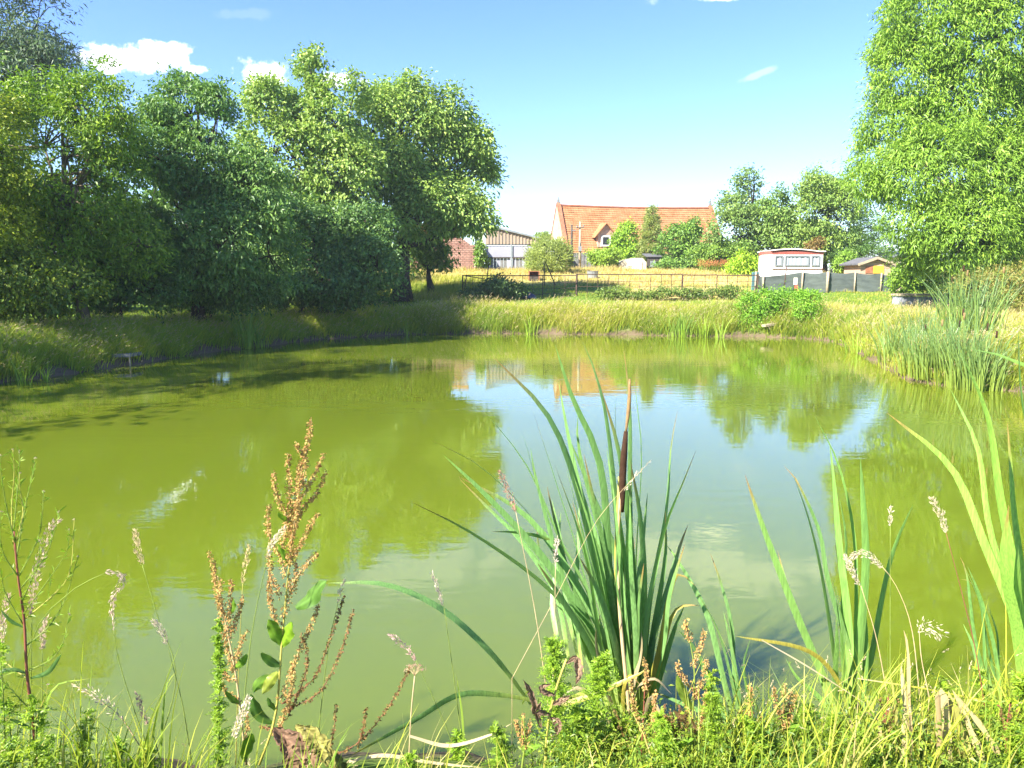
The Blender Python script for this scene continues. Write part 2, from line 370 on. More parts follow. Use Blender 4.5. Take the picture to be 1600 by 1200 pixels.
def foliage(blobs, n, clump_r, per, L, W, ca, cb, rng, droop=0.35, outw=0.6, gap=-0.55, shell=0.58, flat=0.65, tuft=False, back=0.6, nfreq=1.3, jit=0.25, cn=(0.0, 0.9)):
    """leaf clumps spread over the shells of overlapping ellipsoids. returns V,Q,C and the clump centres"""
    c = np.array([b[0] for b in blobs]); r = np.array([b[1] for b in blobs])
    w = (r[:, 0] * r[:, 1] + r[:, 0] * r[:, 2] + r[:, 1] * r[:, 2]); w = w / w.sum()
    m = int(n / per * 1.9); bi = rng.choice(len(blobs), m, p=w)
    d = nrm(rng.normal(size=(m, 3)))
    keep = (d[:, 1] < 0.35) | (rng.random(m) < back)
    rad = shell + (1.05 - shell) * rng.random(m) ** 0.6
    ctr = c[bi] + d * r[bi] * rad[:, None]
    nz = np.sin(ctr[:, 0] * nfreq + 1) * np.sin(ctr[:, 1] * nfreq * 1.1 + 2) + np.sin(ctr[:, 2] * nfreq * 1.2 + ctr[:, 0] * 0.6 * nfreq) + 0.6 * np.sin(ctr[:, 0] * 2.7 * nfreq + ctr[:, 2] * 2.3 * nfreq)
    keep &= nz > gap - rng.random(m) * 0.5
    for k in range(len(blobs)):
        q = np.linalg.norm((ctr - c[k]) / r[k], axis=1)
        keep &= ~((q < 0.62) & (bi != k) & (rng.random(m) < 0.85))
    ctr, d, bi, nz = ctr[keep], d[keep], bi[keep], nz[keep]
    cap = max(1, int(n / per))
    if len(ctr) > cap:
        s = rng.choice(len(ctr), cap, replace=False); ctr, d, nz = ctr[s], d[s], nz[s]
    M = len(ctr); N = M * per
    g = rng.normal(size=(M, per, 3)) * np.array([1, 1, flat]) * clump_r * rng.uniform(0.6, 1.25, (M, 1, 1)) * 0.6
    pos = (ctr[:, None] + g).reshape(N, 3); dd = np.repeat(d, per, 0)
    if tuft: ax = nrm(g.reshape(N, 3)) * 0.9 + dd * outw * 0.6 - UP * droop + rng.normal(size=(N, 3)) * 0.3
    else: ax = dd * outw + rng.normal(size=(N, 3)) * 0.65 - UP * droop
    nor = dd * 0.9 + UP * 0.5 + rng.normal(size=(N, 3)) * 0.5
    sc = rng.uniform(0.65, 1.25, N)
    V, Q = leaf_quads(pos, ax, nor, L * sc, W * sc)
    tcl = np.clip(rng.uniform(*cn, M) * 0.6 + 0.25 * (nz * 0.4 + 0.3), 0, 1)
    tl = np.clip(np.repeat(tcl, per) + rng.normal(0, jit, N), 0, 1)
    C = lerpc(ca, cb, tl) * rng.uniform(0.85, 1.15, (N, 1)) * LEAF_GAIN
    return V, Q, np.repeat(C, 4, 0), ctr

def pblob(px, py, rx, ry, d, dd=0.0, depth=0.9):
    c = P(px, py, d + dd); k = (d + dd) / FPX
    return (c, np.array([rx * k, rx * k * depth, ry * k]))

def tree(name, label, cat, base_px, d, blobs_px, n, leaf, ca, cb, seed, trunk_r=0.25, trunk_top=None, group=None, twigs=0.06, mat=None, bark=None, dz=None, lean=0.0, depth=0.9, ragged=3, **kw):
    rng = np.random.default_rng(seed)
    blobs = []
    for b in blobs_px:
        dd = b[4] if len(b) > 4 else rng.uniform(-0.9, 0.9)
        blobs.append(pblob(b[0], b[1], b[2], b[3], d, dd, depth))
    bx = P(base_px, 440, d)[0]; base = np.array([bx, d, gz(bx, d) - 0.05])
    root = thing(name, base, label, cat, group)
    allb = list(blobs)
    for c_, r_ in blobs:                      # shoots and side sprays that break the outline
        for _ in range(ragged):
            v = nrm(rng.normal(size=3) * np.array([1.0, 0.7, 0.8]) + np.array([0, -0.2, 0.45])); k_ = rng.uniform(0.16, 0.36)
            allb.append((c_ + v * r_ * rng.uniform(0.92, 1.12), r_ * k_ * np.array([1, 1, rng.uniform(0.8, 1.5)])))
    V, Q, C, ctr = foliage(allb, n, leaf[2], leaf[3], leaf[0], leaf[1], ca, cb, rng, **kw)
    crown = quads_obj('crown', V, Q, mat or M_leaf, root, C)
    # trunk with limbs reaching into every lobe and twigs to some clumps
    mb = MB(); cs = np.array([b[0] for b in blobs]); top = cs[:, 2].max() if trunk_top is None else trunk_top
    cen = np.average(cs, axis=0, weights=[b[1].prod() for b in blobs])
    H = top - base[2]; ts = np.linspace(0, 1, 9)
    tp = np.stack([base[0] + (cen[0] - base[0]) * ts ** 1.5 * 0.8 + 0.12 * np.sin(ts * 5 + seed), np.full(9, base[1]) + (cen[1] - base[1]) * ts * 0.8 + 0.1 * np.sin(ts * 4 + seed * 2), base[2] + H * ts], 1)
    tr = trunk_r * (1 - 0.86 * ts) * (1 + 0.7 * np.exp(-ts * 22)); mb.tube(tp, tr, 9)
    for c_, r_ in blobs:
        z0 = base[2] + H * 0.18 + max(0.0, (c_[2] - base[2] - H * 0.2)) * rng.uniform(0.45, 0.7)
        f = np.clip((z0 - base[2]) / H, 0.08, 0.95); a = np.array([np.interp(f, ts, tp[:, k]) for k in range(3)])
        rr = float(np.interp(f, ts, tr)) * 0.6
        mid = (a + c_) / 2 + np.array([0, 0, -0.12 * np.linalg.norm(c_ - a)]) + rng.normal(0, 0.15, 3)
        tt = np.linspace(0, 1, 6)[:, None]; pts = a * (1 - tt) ** 2 + 2 * mid * tt * (1 - tt) + c_ * tt ** 2
        mb.tube(pts, np.linspace(min(rr, 0.16), 0.025, 6), 6)
        near = np.where(np.linalg.norm((ctr - c_) / r_, axis=1) < 1.1)[0]
        for k in rng.choice(near, min(len(near), int(len(near) * twigs)), replace=False) if len(near) else ():
            e = ctr[k]; s_ = pts[np.argmin(np.linalg.norm(pts - e, axis=1))]; m_ = (s_ + e) / 2 + rng.normal(0, 0.1, 3)
            mb.tube([s_, m_, e], [0.03, 0.022, 0.008], 4)
    mb.obj('trunk', bark or M_bark, root, True)
    return root

def conifer(name, label, cat, px, top_py, d, wpx, seed, ca, cb, n=5000, leaf=(0.22, 0.07), base_frac=0.06, power=1.0, group=None, squash=1.0):
    rng = np.random.default_rng(seed); bx = P(px, 440, d)[0]; base = np.array([bx, d, gz(bx, d)]); root = thing(name, base, label, cat, group)
    H = P(px, top_py, d)[2] - base[2]; R = wpx * d / FPX
    per = 14; M = n // per; f = 1 - rng.random(M) ** 0.62; f = base_frac + f * (1 - base_frac); th = rng.uniform(0, 2 * np.pi, M)
    rad = R * (1 - f) ** power * (0.72 + 0.35 * rng.random(M)) * (0.85 + 0.22 * np.sin(f * 34 + np.sin(th * 2) * 2) + 0.14 * np.sin(th * 5 + f * 9)) + 0.03
    ctr = base + np.stack([np.cos(th) * rad, np.sin(th) * rad, f * H - rad * 0.22], 1)
    o = np.repeat(np.stack([np.cos(th), np.sin(th), np.full(M, 0.15)], 1), per, 0); N = M * per
    pos = np.repeat(ctr, per, 0) + rng.normal(size=(N, 3)) * np.array([0.16, 0.16, 0.12]) * (0.5 + R * 0.25)
    V, Q = leaf_quads(pos, o * 0.8 + rng.normal(size=(N, 3)) * 0.45 + UP * 0.15, UP + rng.normal(size=(N, 3)) * 0.5, leaf[0] * rng.uniform(0.6, 1.2, N), leaf[1] * rng.uniform(0.7, 1.2, N))
    C = lerpc(ca, cb, np.clip(np.repeat(rng.random(M), per) * 0.7 + rng.normal(0.15, 0.2, N), 0, 1)) * LEAF_GAIN
    quads_obj('crown', V, Q, M_leaf, root, np.repeat(C, 4, 0))
    mb = MB(); mb.tube([base - UP * 0.1, base + UP * H * 0.5, base + UP * H * 0.98], [R * 0.09 + 0.05, R * 0.06 + 0.03, 0.02], 7)
    for k in rng.choice(M, min(M, 70), replace=False):
        p0 = np.array([base[0], base[1], ctr[k][2] - 0.1]); mb.tube([p0, (p0 + ctr[k]) / 2 + UP * 0.05, ctr[k]], [0.03, 0.02, 0.008], 4)
    mb.obj('trunk', M_bark, root, True)
    return root

# ------------------------------------------------------------------ trees
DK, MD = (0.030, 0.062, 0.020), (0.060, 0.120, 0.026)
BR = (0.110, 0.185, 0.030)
WG1, WG2 = (0.075, 0.140, 0.020), (0.150, 0.235, 0.036)

tree('blue_grey_tree', 'tall blue-grey tree at the picture edge rising behind the bright locust tree', 'tree', -20, 40,
     [(-60, 20, 95, 110), (15, 40, 80, 90), (60, 30, 40, 60), (95, 75, 30, 36), (70, 110, 55, 50), (-50, 130, 120, 80), (10, 150, 70, 60), (0, -70, 90, 70)],
     30000, (0.30, 0.075, 0.62, 22), (0.042, 0.070, 0.058), (0.085, 0.125, 0.100), 1, 0.45, gap=-0.35, droop=0.25, nfreq=1.0)
tree('locust_tree', 'bright yellow-green locust tree on the shaded bank, second from the picture edge', 'tree', 125, 25,
     [(145, 190, 60, 72), (70, 230, 75, 75), (185, 240, 40, 60), (120, 290, 85, 80), (30, 300, 80, 90), (160, 360, 60, 75), (80, 390, 90, 70), (185, 165, 26, 32), (110, 140, 30, 30), (205, 290, 24, 40), (150, 430, 70, 45), (60, 440, 80, 40), (105, 245, 46, 44), (60, 330, 60, 60), (220, 380, 40, 50)],
     52000, (0.145, 0.058, 0.34, 24), (0.050, 0.105, 0.016), (0.135, 0.200, 0.022), 2, 0.16, bark=M_palebark, gap=-0.5, droop=0.3, flat=0.45)
tree('yellow_shrub_tree', 'yellow-green bushy tree filling the very edge of the picture beside the locust', 'tree', -60, 23,
     [(-30, 220, 70, 70), (-60, 300, 110, 100), (5, 190, 34, 50), (15, 270, 40, 60), (-20, 380, 80, 90), (-90, 420, 100, 70), (25, 350, 36, 60), (10, 440, 60, 50)],
     30000, (0.12, 0.06, 0.30, 24), (0.070, 0.115, 0.012), (0.190, 0.220, 0.018), 3, 0.16, gap=-0.5)
tree('cherry_tree', 'dark green cherry tree with a ragged top between the locust and the maple', 'tree', 310, 28,
     [(300, 180, 62, 50), (345, 150, 26, 22), (285, 145, 22, 24), (255, 250, 46, 60), (330, 250, 70, 70), (390, 300, 50, 70), (280, 330, 70, 70), (360, 370, 75, 65), (250, 400, 55, 70), (320, 430, 90, 42), (420, 400, 50, 60), (235, 320, 26, 50)],
     56000, (0.17, 0.075, 0.38, 22), (0.040, 0.090, 0.034), (0.100, 0.170, 0.045), 4, 0.2, gap=-0.45, droop=0.55, flat=0.4)
tree('maple_tree', 'tall pale maple tree with a pointed top behind the dark cherry', 'tree', 490, 40,
     [(488, 175, 50, 50), (482, 115, 24, 32), (488, 88, 12, 16), (428, 170, 44, 52), (410, 140, 22, 28), (530, 200, 55, 60), (460, 250, 70, 65), (540, 270, 60, 60), (420, 250, 50, 70), (500, 330, 80, 60), (440, 340, 60, 60), (553, 150, 18, 34), (500, 400, 80, 50)],
     46000, (0.20, 0.13, 0.45, 22), (0.070, 0.128, 0.034), (0.185, 0.245, 0.070), 5, 0.28, gap=-0.4, droop=0.4, flat=0.55)
tree('ash_tree', 'broad round ash tree with a dark leaning trunk standing at the pond corner', 'tree', 628, 44,
     [(640, 190, 62, 56), (585, 205, 50, 60), (696, 185, 34, 40), (718, 160, 16, 22), (690, 235, 58, 46), (735, 285, 36, 38), (757, 285, 20, 18), (740, 222, 22, 26), (620, 270, 70, 60), (685, 310, 58, 36), (740, 340, 30, 20), (585, 310, 50, 55), (655, 340, 55, 28), (750, 262, 20, 20), (560, 270, 44, 60), (600, 370, 40, 36)],
     62000, (0.24, 0.12, 0.50, 22), (0.072, 0.132, 0.040), (0.200, 0.265, 0.078), 6, 0.42, gap=-0.35, droop=0.45, tuft=True, flat=0.7)
tree('hazel_tree', 'dense dark hazel tree in the shade between cherry and ash', 'tree', 500, 34,
     [(470, 380, 66, 62), (540, 390, 60, 60), (420, 420, 60, 50), (590, 420, 36, 50), (500, 440, 90, 30), (560, 350, 44, 40), (440, 340, 44, 40)],
     34000, (0.16, 0.10, 0.40, 22), (0.036, 0.080, 0.034), (0.090, 0.155, 0.045), 7, 0.18, gap=-0.5)
tree('young_ash_tree', 'small tree on a short straight trunk beside the brick barn', 'tree', 671, 48,
     [(672, 388, 24, 18), (652, 402, 20, 20), (690, 408, 14, 12), (700, 352, 30, 14), (665, 362, 30, 20)],
     8500, (0.24, 0.12, 0.42, 18), (0.055, 0.105, 0.024), (0.130, 0.200, 0.040), 8, 0.26, trunk_top=P(680, 400, 48)[2], gap=-0.8)
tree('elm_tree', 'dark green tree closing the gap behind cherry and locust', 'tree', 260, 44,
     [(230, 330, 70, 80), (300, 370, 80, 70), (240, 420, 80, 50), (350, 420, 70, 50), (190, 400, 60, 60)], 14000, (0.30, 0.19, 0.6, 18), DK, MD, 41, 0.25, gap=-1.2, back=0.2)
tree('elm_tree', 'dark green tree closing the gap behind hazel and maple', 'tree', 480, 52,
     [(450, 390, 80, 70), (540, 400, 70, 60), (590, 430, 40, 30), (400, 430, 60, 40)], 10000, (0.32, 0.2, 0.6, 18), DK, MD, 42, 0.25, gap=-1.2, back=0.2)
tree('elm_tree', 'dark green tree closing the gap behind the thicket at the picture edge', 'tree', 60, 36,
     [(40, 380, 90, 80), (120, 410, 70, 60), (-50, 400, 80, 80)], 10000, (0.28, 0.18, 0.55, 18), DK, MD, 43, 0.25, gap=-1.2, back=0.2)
# shrubs closing the shaded bank under the trees
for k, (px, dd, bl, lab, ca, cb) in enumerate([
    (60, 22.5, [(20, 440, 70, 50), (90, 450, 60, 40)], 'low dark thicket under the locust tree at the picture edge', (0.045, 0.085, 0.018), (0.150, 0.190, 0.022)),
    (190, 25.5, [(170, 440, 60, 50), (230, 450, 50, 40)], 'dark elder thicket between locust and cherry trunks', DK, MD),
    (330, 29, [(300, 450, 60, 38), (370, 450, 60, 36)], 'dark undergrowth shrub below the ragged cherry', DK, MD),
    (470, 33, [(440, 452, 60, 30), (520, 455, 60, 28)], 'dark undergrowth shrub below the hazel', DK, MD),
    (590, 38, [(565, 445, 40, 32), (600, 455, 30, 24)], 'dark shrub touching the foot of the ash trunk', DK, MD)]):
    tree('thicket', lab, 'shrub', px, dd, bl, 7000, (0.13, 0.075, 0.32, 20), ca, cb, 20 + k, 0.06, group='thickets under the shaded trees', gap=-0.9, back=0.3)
# trees of the same row that stand beyond the picture edge and shade the bank and water
for k, (x, y, h) in enumerate([(-15.8, 12.0, 12.3), (-17.2, 15.6, 11.5), (-18.8, 19.5, 11.0), (-21.5, 24.5, 11.5), (-24.5, 31.0, 14.0)]):
    rng = np.random.default_rng(60 + k); z0 = gz(x, y)
    root = thing('hedgerow_tree', (x, y, z0), ['bank tree beyond the picture edge, first of the row from the near shore', 'bank tree beyond the picture edge, second of the row from the near shore', 'bank tree beyond the picture edge, third of the row from the near shore', 'bank tree beyond the picture edge, fourth of the row from the near shore', 'bank tree beyond the picture edge, last of the row from the near shore'][k], 'tree', 'row of trees on the shaded bank')
    bl = [(np.array([x + rng.normal(0, 1.2), y + rng.normal(0, 1.2), z0 + h * f]), np.array([rr, rr, h * 0.17])) for f, rr in ((0.2, 2.6), (0.35, 3.0), (0.5, 3.2), (0.62, 3.0), (0.74, 2.6), (0.86, 1.7))]
    V, Q, C, ctr = foliage(bl, 5200, 0.6, 18, 0.28, 0.16, DK, BR, rng, gap=-0.3, back=1.0)
    quads_obj('crown', V, Q, M_leaf, root, C)
    mb = MB(); mb.tube([(x, y, z0 - 0.1), (x + 0.1, y, z0 + h * 0.4), (x, y + 0.1, z0 + h * 0.9)], [0.28, 0.2, 0.04], 8); mb.obj('trunk', M_bark, root, True)

tree('willow_tree', 'huge bright green willow tree filling the picture edge above the reed bed', 'tree', 1600, 36,
     [(1470, 30, 82, 80), (1560, 60, 90, 90), (1660, 60, 110, 110), (1430, 120, 62, 66), (1500, 160, 80, 80), (1600, 180, 100, 90), (1400, 200, 55, 58), (1375, 255, 48, 46), (1450, 270, 72, 66), (1540, 280, 90, 80), (1650, 300, 110, 100), (1438, 338, 54, 46),
      (1500, 360, 80, 60), (1590, 390, 90, 60), (1455, 400, 36, 30), (1550, 408, 60, 28), (1405, 30, 22, 40), (1480, -60, 80, 70), (1600, -60, 120, 90), (1700, 180, 100, 120), (1350, 290, 26, 30), (1385, 150, 26, 30), (1446, 395, 42, 28), (1490, 392, 56, 30), (1560, 340, 80, 70), (1470, 200, 60, 60), (1540, 180, 70, 70)],
     240000, (0.23, 0.058, 0.38, 26), WG1, WG2, 9, 0.55, gap=-1.15, droop=0.6, outw=0.45, flat=0.8, shell=0.72, depth=0.75, nfreq=1.1, back=0.25, twigs=0.02)
# trees behind the caravan
tree('poplar_tree', 'loose tall tree with a feathery pointed top behind the white caravan', 'tree', 1170, 64,
     [(1168, 290, 22, 20), (1170, 268, 7, 8), (1160, 320, 34, 26), (1195, 320, 24, 24), (1185, 350, 44, 30), (1145, 360, 40, 30), (1210, 370, 36, 28), (1135, 390, 40, 22), (1185, 395, 44, 22)],
     17000, (0.28, 0.13, 0.55, 18), (0.055, 0.105, 0.032), (0.135, 0.195, 0.065), 10, 0.18, gap=-0.3, flat=0.45)
tree('alder_tree', 'mid green tree between the feathery tree and the willow, its crown touching the caravan roof', 'tree', 1225, 62,
     [(1222, 325, 26, 24), (1240, 345, 34, 28), (1215, 360, 30, 24), (1255, 370, 30, 22), (1235, 380, 30, 14)],
     10000, (0.26, 0.15, 0.5, 18), (0.060, 0.115, 0.032), (0.130, 0.195, 0.055), 11, 0.25, gap=-0.5)
tree('birch_tree', 'tall pale tree partly hidden by the edge of the willow', 'tree', 1285, 60,
     [(1275, 290, 24, 22), (1295, 305, 30, 32), (1275, 335, 32, 34), (1310, 330, 34, 44), (1290, 375, 34, 30), (1320, 380, 24, 30)],
     16000, (0.24, 0.11, 0.48, 18), (0.070, 0.125, 0.035), (0.160, 0.225, 0.060), 12, 0.25, gap=-0.5)
tree('cypress_tree', 'rounded dark green cypress bush behind the small wooden summerhouse', 'tree', 1342, 59,
     [(1342, 360, 38, 32), (1330, 385, 34, 30), (1362, 385, 32, 28), (1345, 405, 40, 20), (1318, 405, 18, 18)],
     15000, (0.19, 0.06, 0.36, 20), (0.035, 0.080, 0.026), (0.085, 0.155, 0.040), 13, 0.2, gap=-1.2, droop=-0.35, outw=0.8, shell=0.88)
tree('laurel_bush', 'light green clipped laurel bush at the foot of the cypress', 'shrub', 1318, 57, [(1316, 412, 13, 13), (1322, 402, 9, 10)], 2600, (0.16, 0.09, 0.26, 14), (0.090, 0.165, 0.030), (0.150, 0.240, 0.045), 14, 0.05, gap=-1.5)
tree('bay_bush', 'bright green bushy tree nearest the roof dormer', 'tree', 978, 70, [(978, 370, 16, 18), (972, 385, 16, 16), (985, 392, 14, 14), (968, 402, 13, 12)],
     5200, (0.24, 0.14, 0.40, 16), (0.085, 0.160, 0.020), (0.170, 0.255, 0.026), 15, 0.12, gap=-1.0)
conifer('spruce_tree', 'pointed grey-green spruce standing before the red tiled roof', 'tree', 1016, 319, 69, 25, 16, (0.105, 0.140, 0.060), (0.220, 0.250, 0.110), 12000, (0.26, 0.08), 0.05, 0.72)
tree('plum_tree', 'round mid green tree before the roof, next to the spruce on its caravan side', 'tree', 1060, 66,
     [(1060, 378, 26, 22), (1080, 362, 14, 14), (1045, 395, 20, 20), (1072, 400, 22, 18), (1085, 348, 6, 7), (1050, 412, 26, 12)],
     9500, (0.24, 0.14, 0.46, 18), (0.048, 0.105, 0.026), (0.120, 0.200, 0.040), 17, 0.16, gap=-0.7)
tree('garden_shrub', 'broad dark garden shrub behind the orange flowers', 'shrub', 1115, 63, [(1110, 398, 30, 14), (1140, 400, 26, 15), (1095, 408, 14, 9), (1160, 395, 22, 16), (1125, 408, 28, 9)],
     8000, (0.22, 0.12, 0.40, 18), (0.050, 0.105, 0.022), (0.130, 0.195, 0.035), 18, 0.06, gap=-1.0)
tree('lime_shrub', 'low lime green shrub between the orange flowers and the caravan', 'shrub', 1160, 58, [(1162, 418, 20, 12), (1150, 428, 18, 9), (1172, 412, 12, 10), (1158, 402, 8, 8)],
     3800, (0.22, 0.09, 0.36, 14), (0.130, 0.220, 0.020), (0.200, 0.290, 0.028), 19, 0.05, gap=-1.4)
tree('bamboo_bush', 'pale feathery grey-green bush in dry grass before the tin shed', 'shrub', 857, 60, [(857, 392, 24, 18), (840, 405, 18, 16), (872, 402, 18, 18), (858, 410, 30, 12), (850, 378, 12, 9)],
     9000, (0.30, 0.05, 0.42, 18), (0.095, 0.135, 0.040), (0.200, 0.240, 0.090), 30, 0.05, gap=-1.3, droop=-0.5, outw=0.5)
tree('elder_shrub', 'light green shrub before the grey board fence below the dormer', 'shrub', 940, 66, [(938, 402, 16, 10), (952, 400, 14, 10), (930, 396, 10, 6), (945, 412, 14, 8)],
     3800, (0.22, 0.12, 0.36, 16), (0.095, 0.160, 0.025), (0.180, 0.260, 0.045), 31, 0.05, gap=-1.3)
tree('ivy_column', 'ivy growing up the corner post of the tin shed', 'climbing plant', 751, 63.5, [(750, 395, 7, 18), (754, 408, 8, 10)], 1500, (0.2, 0.14, 0.22, 12), (0.060, 0.115, 0.024), (0.120, 0.190, 0.035), 32, 0.05, gap=-2)
tree('distant_treetop', 'small round treetop showing between the tin shed and the tiled house', 'tree', 848, 120, [(848, 374, 14, 8), (838, 378, 10, 6), (856, 380, 10, 7)], 1800, (0.45, 0.25, 0.6, 14), (0.075, 0.125, 0.035), (0.130, 0.190, 0.055), 33, 0.25, gap=-2)
tree('rowan_tree', 'reddish bronze shrub peeping over the caravan roof', 'shrub', 1275, 58, [(1277, 378, 9, 6), (1268, 384, 8, 5)], 700, (0.2, 0.1, 0.26, 12), (0.07, 0.06, 0.02), (0.14, 0.075, 0.03), 34, 0.05, gap=-2)
tree('dark_bush', 'dark spreading bush growing through the rusty fence', 'shrub', 780, 45, [(778, 452, 26, 14), (800, 455, 20, 12), (762, 458, 18, 10), (775, 440, 12, 10), (745, 462, 22, 9)],
     7000, (0.16, 0.09, 0.34, 16), (0.030, 0.058, 0.024), (0.070, 0.115, 0.036), 35, 0.05, gap=-1.2)
tree('willow_sapling', 'leafy bramble mound at the foot of the willow by the leaning pole', 'shrub', 1428, 44, [(1420, 430, 22, 22), (1445, 432, 20, 20), (1405, 442, 14, 14), (1450, 410, 14, 14)],
     8000, (0.15, 0.08, 0.34, 16), (0.060, 0.120, 0.018), (0.150, 0.230, 0.028), 36, 0.06, gap=-0.9)
tree('bramble_thicket', 'tan and green bramble thicket under the hanging willow', 'shrub', 1560, 33, [(1530, 452, 40, 30), (1590, 450, 50, 36), (1640, 455, 50, 40), (1560, 475, 50, 24), (1610, 485, 50, 24)],
     13000, (0.17, 0.035, 0.36, 16), (0.075, 0.110, 0.020), (0.200, 0.165, 0.070), 37, 0.05, gap=-1.0, jit=0.4, droop=0.0)
tree('hedge_bush', 'dark bush closing the hedge under the willow behind the reeds', 'shrub', 1540, 37, [(1500, 440, 40, 24), (1570, 430, 50, 36), (1640, 430, 60, 40)], 7000, (0.16, 0.08, 0.36, 16), (0.045, 0.095, 0.018), (0.120, 0.190, 0.026), 38, 0.08, gap=-0.9)
# low hedge running along the foot of the rusty fence
tree('low_hedge', 'low dark hedge running along the foot of the rusty fence', 'hedge', 1040, 44.5,
     [(945 + 22 * k, 459 - 3 * math.sin(k * 1.7) - k * 0.2, 15 + 4 * math.sin(k * 3.1), 5 + 2.5 * math.sin(k * 2.3), 0.2 * math.sin(k)) for k in range(10)], 6500, (0.13, 0.07, 0.30, 14), (0.045, 0.080, 0.022), (0.120, 0.165, 0.040), 39, 0.03, gap=-1.5, trunk_top=P(1000, 458, 44.5)[2])
tree('nettle_clump', 'lush bright green nettle clump on the far bank above the plank', 'plant', 1215, 33.5,
     [(1175, 485, 22, 24), (1200, 478, 26, 24), (1235, 480, 26, 26), (1262, 478, 22, 22), (1180, 508, 26, 14), (1250, 500, 30, 14, 0.7), (1215, 508, 30, 10, 0.8), (1272, 512, 14, 10)],
     19000, (0.11, 0.045, 0.24, 18), (0.065, 0.150, 0.018), (0.145, 0.255, 0.028), 40, 0.02, gap=-1.8, droop=0.2, depth=0.6, shell=0.85)
# ------------------------------------------------------------------ grass (nobody could count it)
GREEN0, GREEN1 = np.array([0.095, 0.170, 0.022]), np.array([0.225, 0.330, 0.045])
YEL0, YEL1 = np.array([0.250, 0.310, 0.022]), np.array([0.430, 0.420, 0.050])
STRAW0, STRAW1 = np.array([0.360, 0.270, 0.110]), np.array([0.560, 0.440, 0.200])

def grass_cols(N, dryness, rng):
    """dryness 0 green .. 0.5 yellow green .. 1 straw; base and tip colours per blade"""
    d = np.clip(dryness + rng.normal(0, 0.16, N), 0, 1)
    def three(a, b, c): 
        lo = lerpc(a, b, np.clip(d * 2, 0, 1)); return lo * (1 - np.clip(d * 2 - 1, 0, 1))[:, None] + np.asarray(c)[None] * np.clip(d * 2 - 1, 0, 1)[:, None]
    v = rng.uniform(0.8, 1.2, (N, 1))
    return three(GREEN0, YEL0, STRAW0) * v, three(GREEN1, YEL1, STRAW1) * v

def shore_points(N, smin, smax, cond, rng, power=1.0):
    out = np.zeros((0, 2)); 
    while len(out) < N:
        i = rng.integers(0, len(POND), N * 3); t = rng.random(N * 3)[:, None]
        p = POND[i] * (1 - t) + np.roll(POND, -1, 0)[i] * t
        s = smin + (smax - smin) * rng.random(N * 3) ** power
        q = p + POND_N[i] * s[:, None]; q = q[cond(q[:, 0], q[:, 1])]
        q = q[pond_dist(q) > smin * 0.8]
        out = np.concatenate([out, q])
    return out[:N]

def px_of(x, y): return 800 + FPX * x / y

def seed_heads(base, h, direc, bend, ca, rng, n=7, L=0.05):
    """nodding seed plumes on some blade tips"""
    N = len(base); d3 = np.concatenate([direc, np.zeros((N, 1))], 1); bd = bend[:, None]; hh = h[:, None]
    tip = base + UP * hh * (1 - 0.35 * bd) + d3 * hh * 0.9 * bd
    dirn = nrm(UP * (1 - 0.9 * bd) + d3 * (0.4 + 1.2 * bd))
    k = np.tile(np.linspace(-1, 0.6, n), N)[:, None] * 1.6 * L
    pos = np.repeat(tip, n, 0) + np.repeat(dirn, n, 0) * k
    V, Q = leaf_quads(pos, np.repeat(dirn, n, 0) + rng.normal(size=(N * n, 3)) * 0.35, rng.normal(size=(N * n, 3)), L * rng.uniform(0.7, 1.3, N * n), L * 0.4, 0.1, 0.1)
    C = np.repeat(np.repeat(np.asarray(ca) * rng.uniform(0.8, 1.2, (N, 1)), n, 0), 4, 0)
    return V, Q, C

def grass_patch(name, pts, hfun, dry, wid, label, rng, K=4, bendr=(0.15, 0.8), seeds=0.0, tuft=6, spread=0.10, wind=(1.0, 0.2), seedL=0.05, gain=1.0):
    """tufted grass: every point grows a tuft of blades"""
    P2 = np.repeat(pts, tuft, 0); N = len(P2); off = rng.normal(size=(N, 2)) * spread; P2 = P2 + off
    z = ground_z(P2); base = np.column_stack([P2, z - 0.03])
    h0 = hfun(pts[:, 0], pts[:, 1]); h = np.repeat(h0 * rng.uniform(0.65, 1.3, len(pts)), tuft) * rng.uniform(0.55, 1.15, N)
    dr = np.repeat(dry(pts[:, 0], pts[:, 1]) + rng.normal(0, 0.10, len(pts)), tuft)
    direc = nrm(off / spread * 0.8 + rng.normal(size=(N, 2)) * 0.5 + np.array(wind) * 0.6); bend = rng.uniform(*bendr, N)
    c0, c1 = grass_cols(N, dr, rng); c0, c1 = c0 * gain, np.minimum(c1 * gain, 0.7)
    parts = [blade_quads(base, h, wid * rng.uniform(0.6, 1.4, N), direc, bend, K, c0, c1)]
    if seeds:
        s = np.where(rng.random(N) < seeds)[0]
        parts.append(seed_heads(base[s], h[s] * 1.05, direc[s], bend[s] * 0.8, np.array([0.50, 0.40, 0.24]), rng, 7, seedL))
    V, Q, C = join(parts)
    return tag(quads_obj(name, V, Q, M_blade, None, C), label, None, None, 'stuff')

rg = np.random.default_rng(5)
# shaded bank: long green grass leaning over the mud
left = lambda x, y: (x < -3.2) & (y > 11) & (y < 40) & (px_of(x, y) > -120)
pts = shore_points(11000, 0.12, 3.6, left, rg, 1.25); pts = pts[(pond_dist(pts) > 0.26 + 0.3 * wob(pts[:, 0], pts[:, 1], 1.4)) | (rg.random(len(pts)) < 0.05)]
grass_patch('bank_grass', pts, lambda x, y: 0.52 + 0.18 * wob(x, y, 0.8), lambda x, y: 0.16 + 0.2 * sstep(0.2, 0.8, wob(x, y, 0.9, 4)) + 0.15 * wob(x, y, 2.9, 2) , 0.020,
            'long green grass overhanging the mud of the shaded bank', rg, gain=1.3, seeds=0.05, tuft=7, spread=0.13, bendr=(0.2, 1.0))
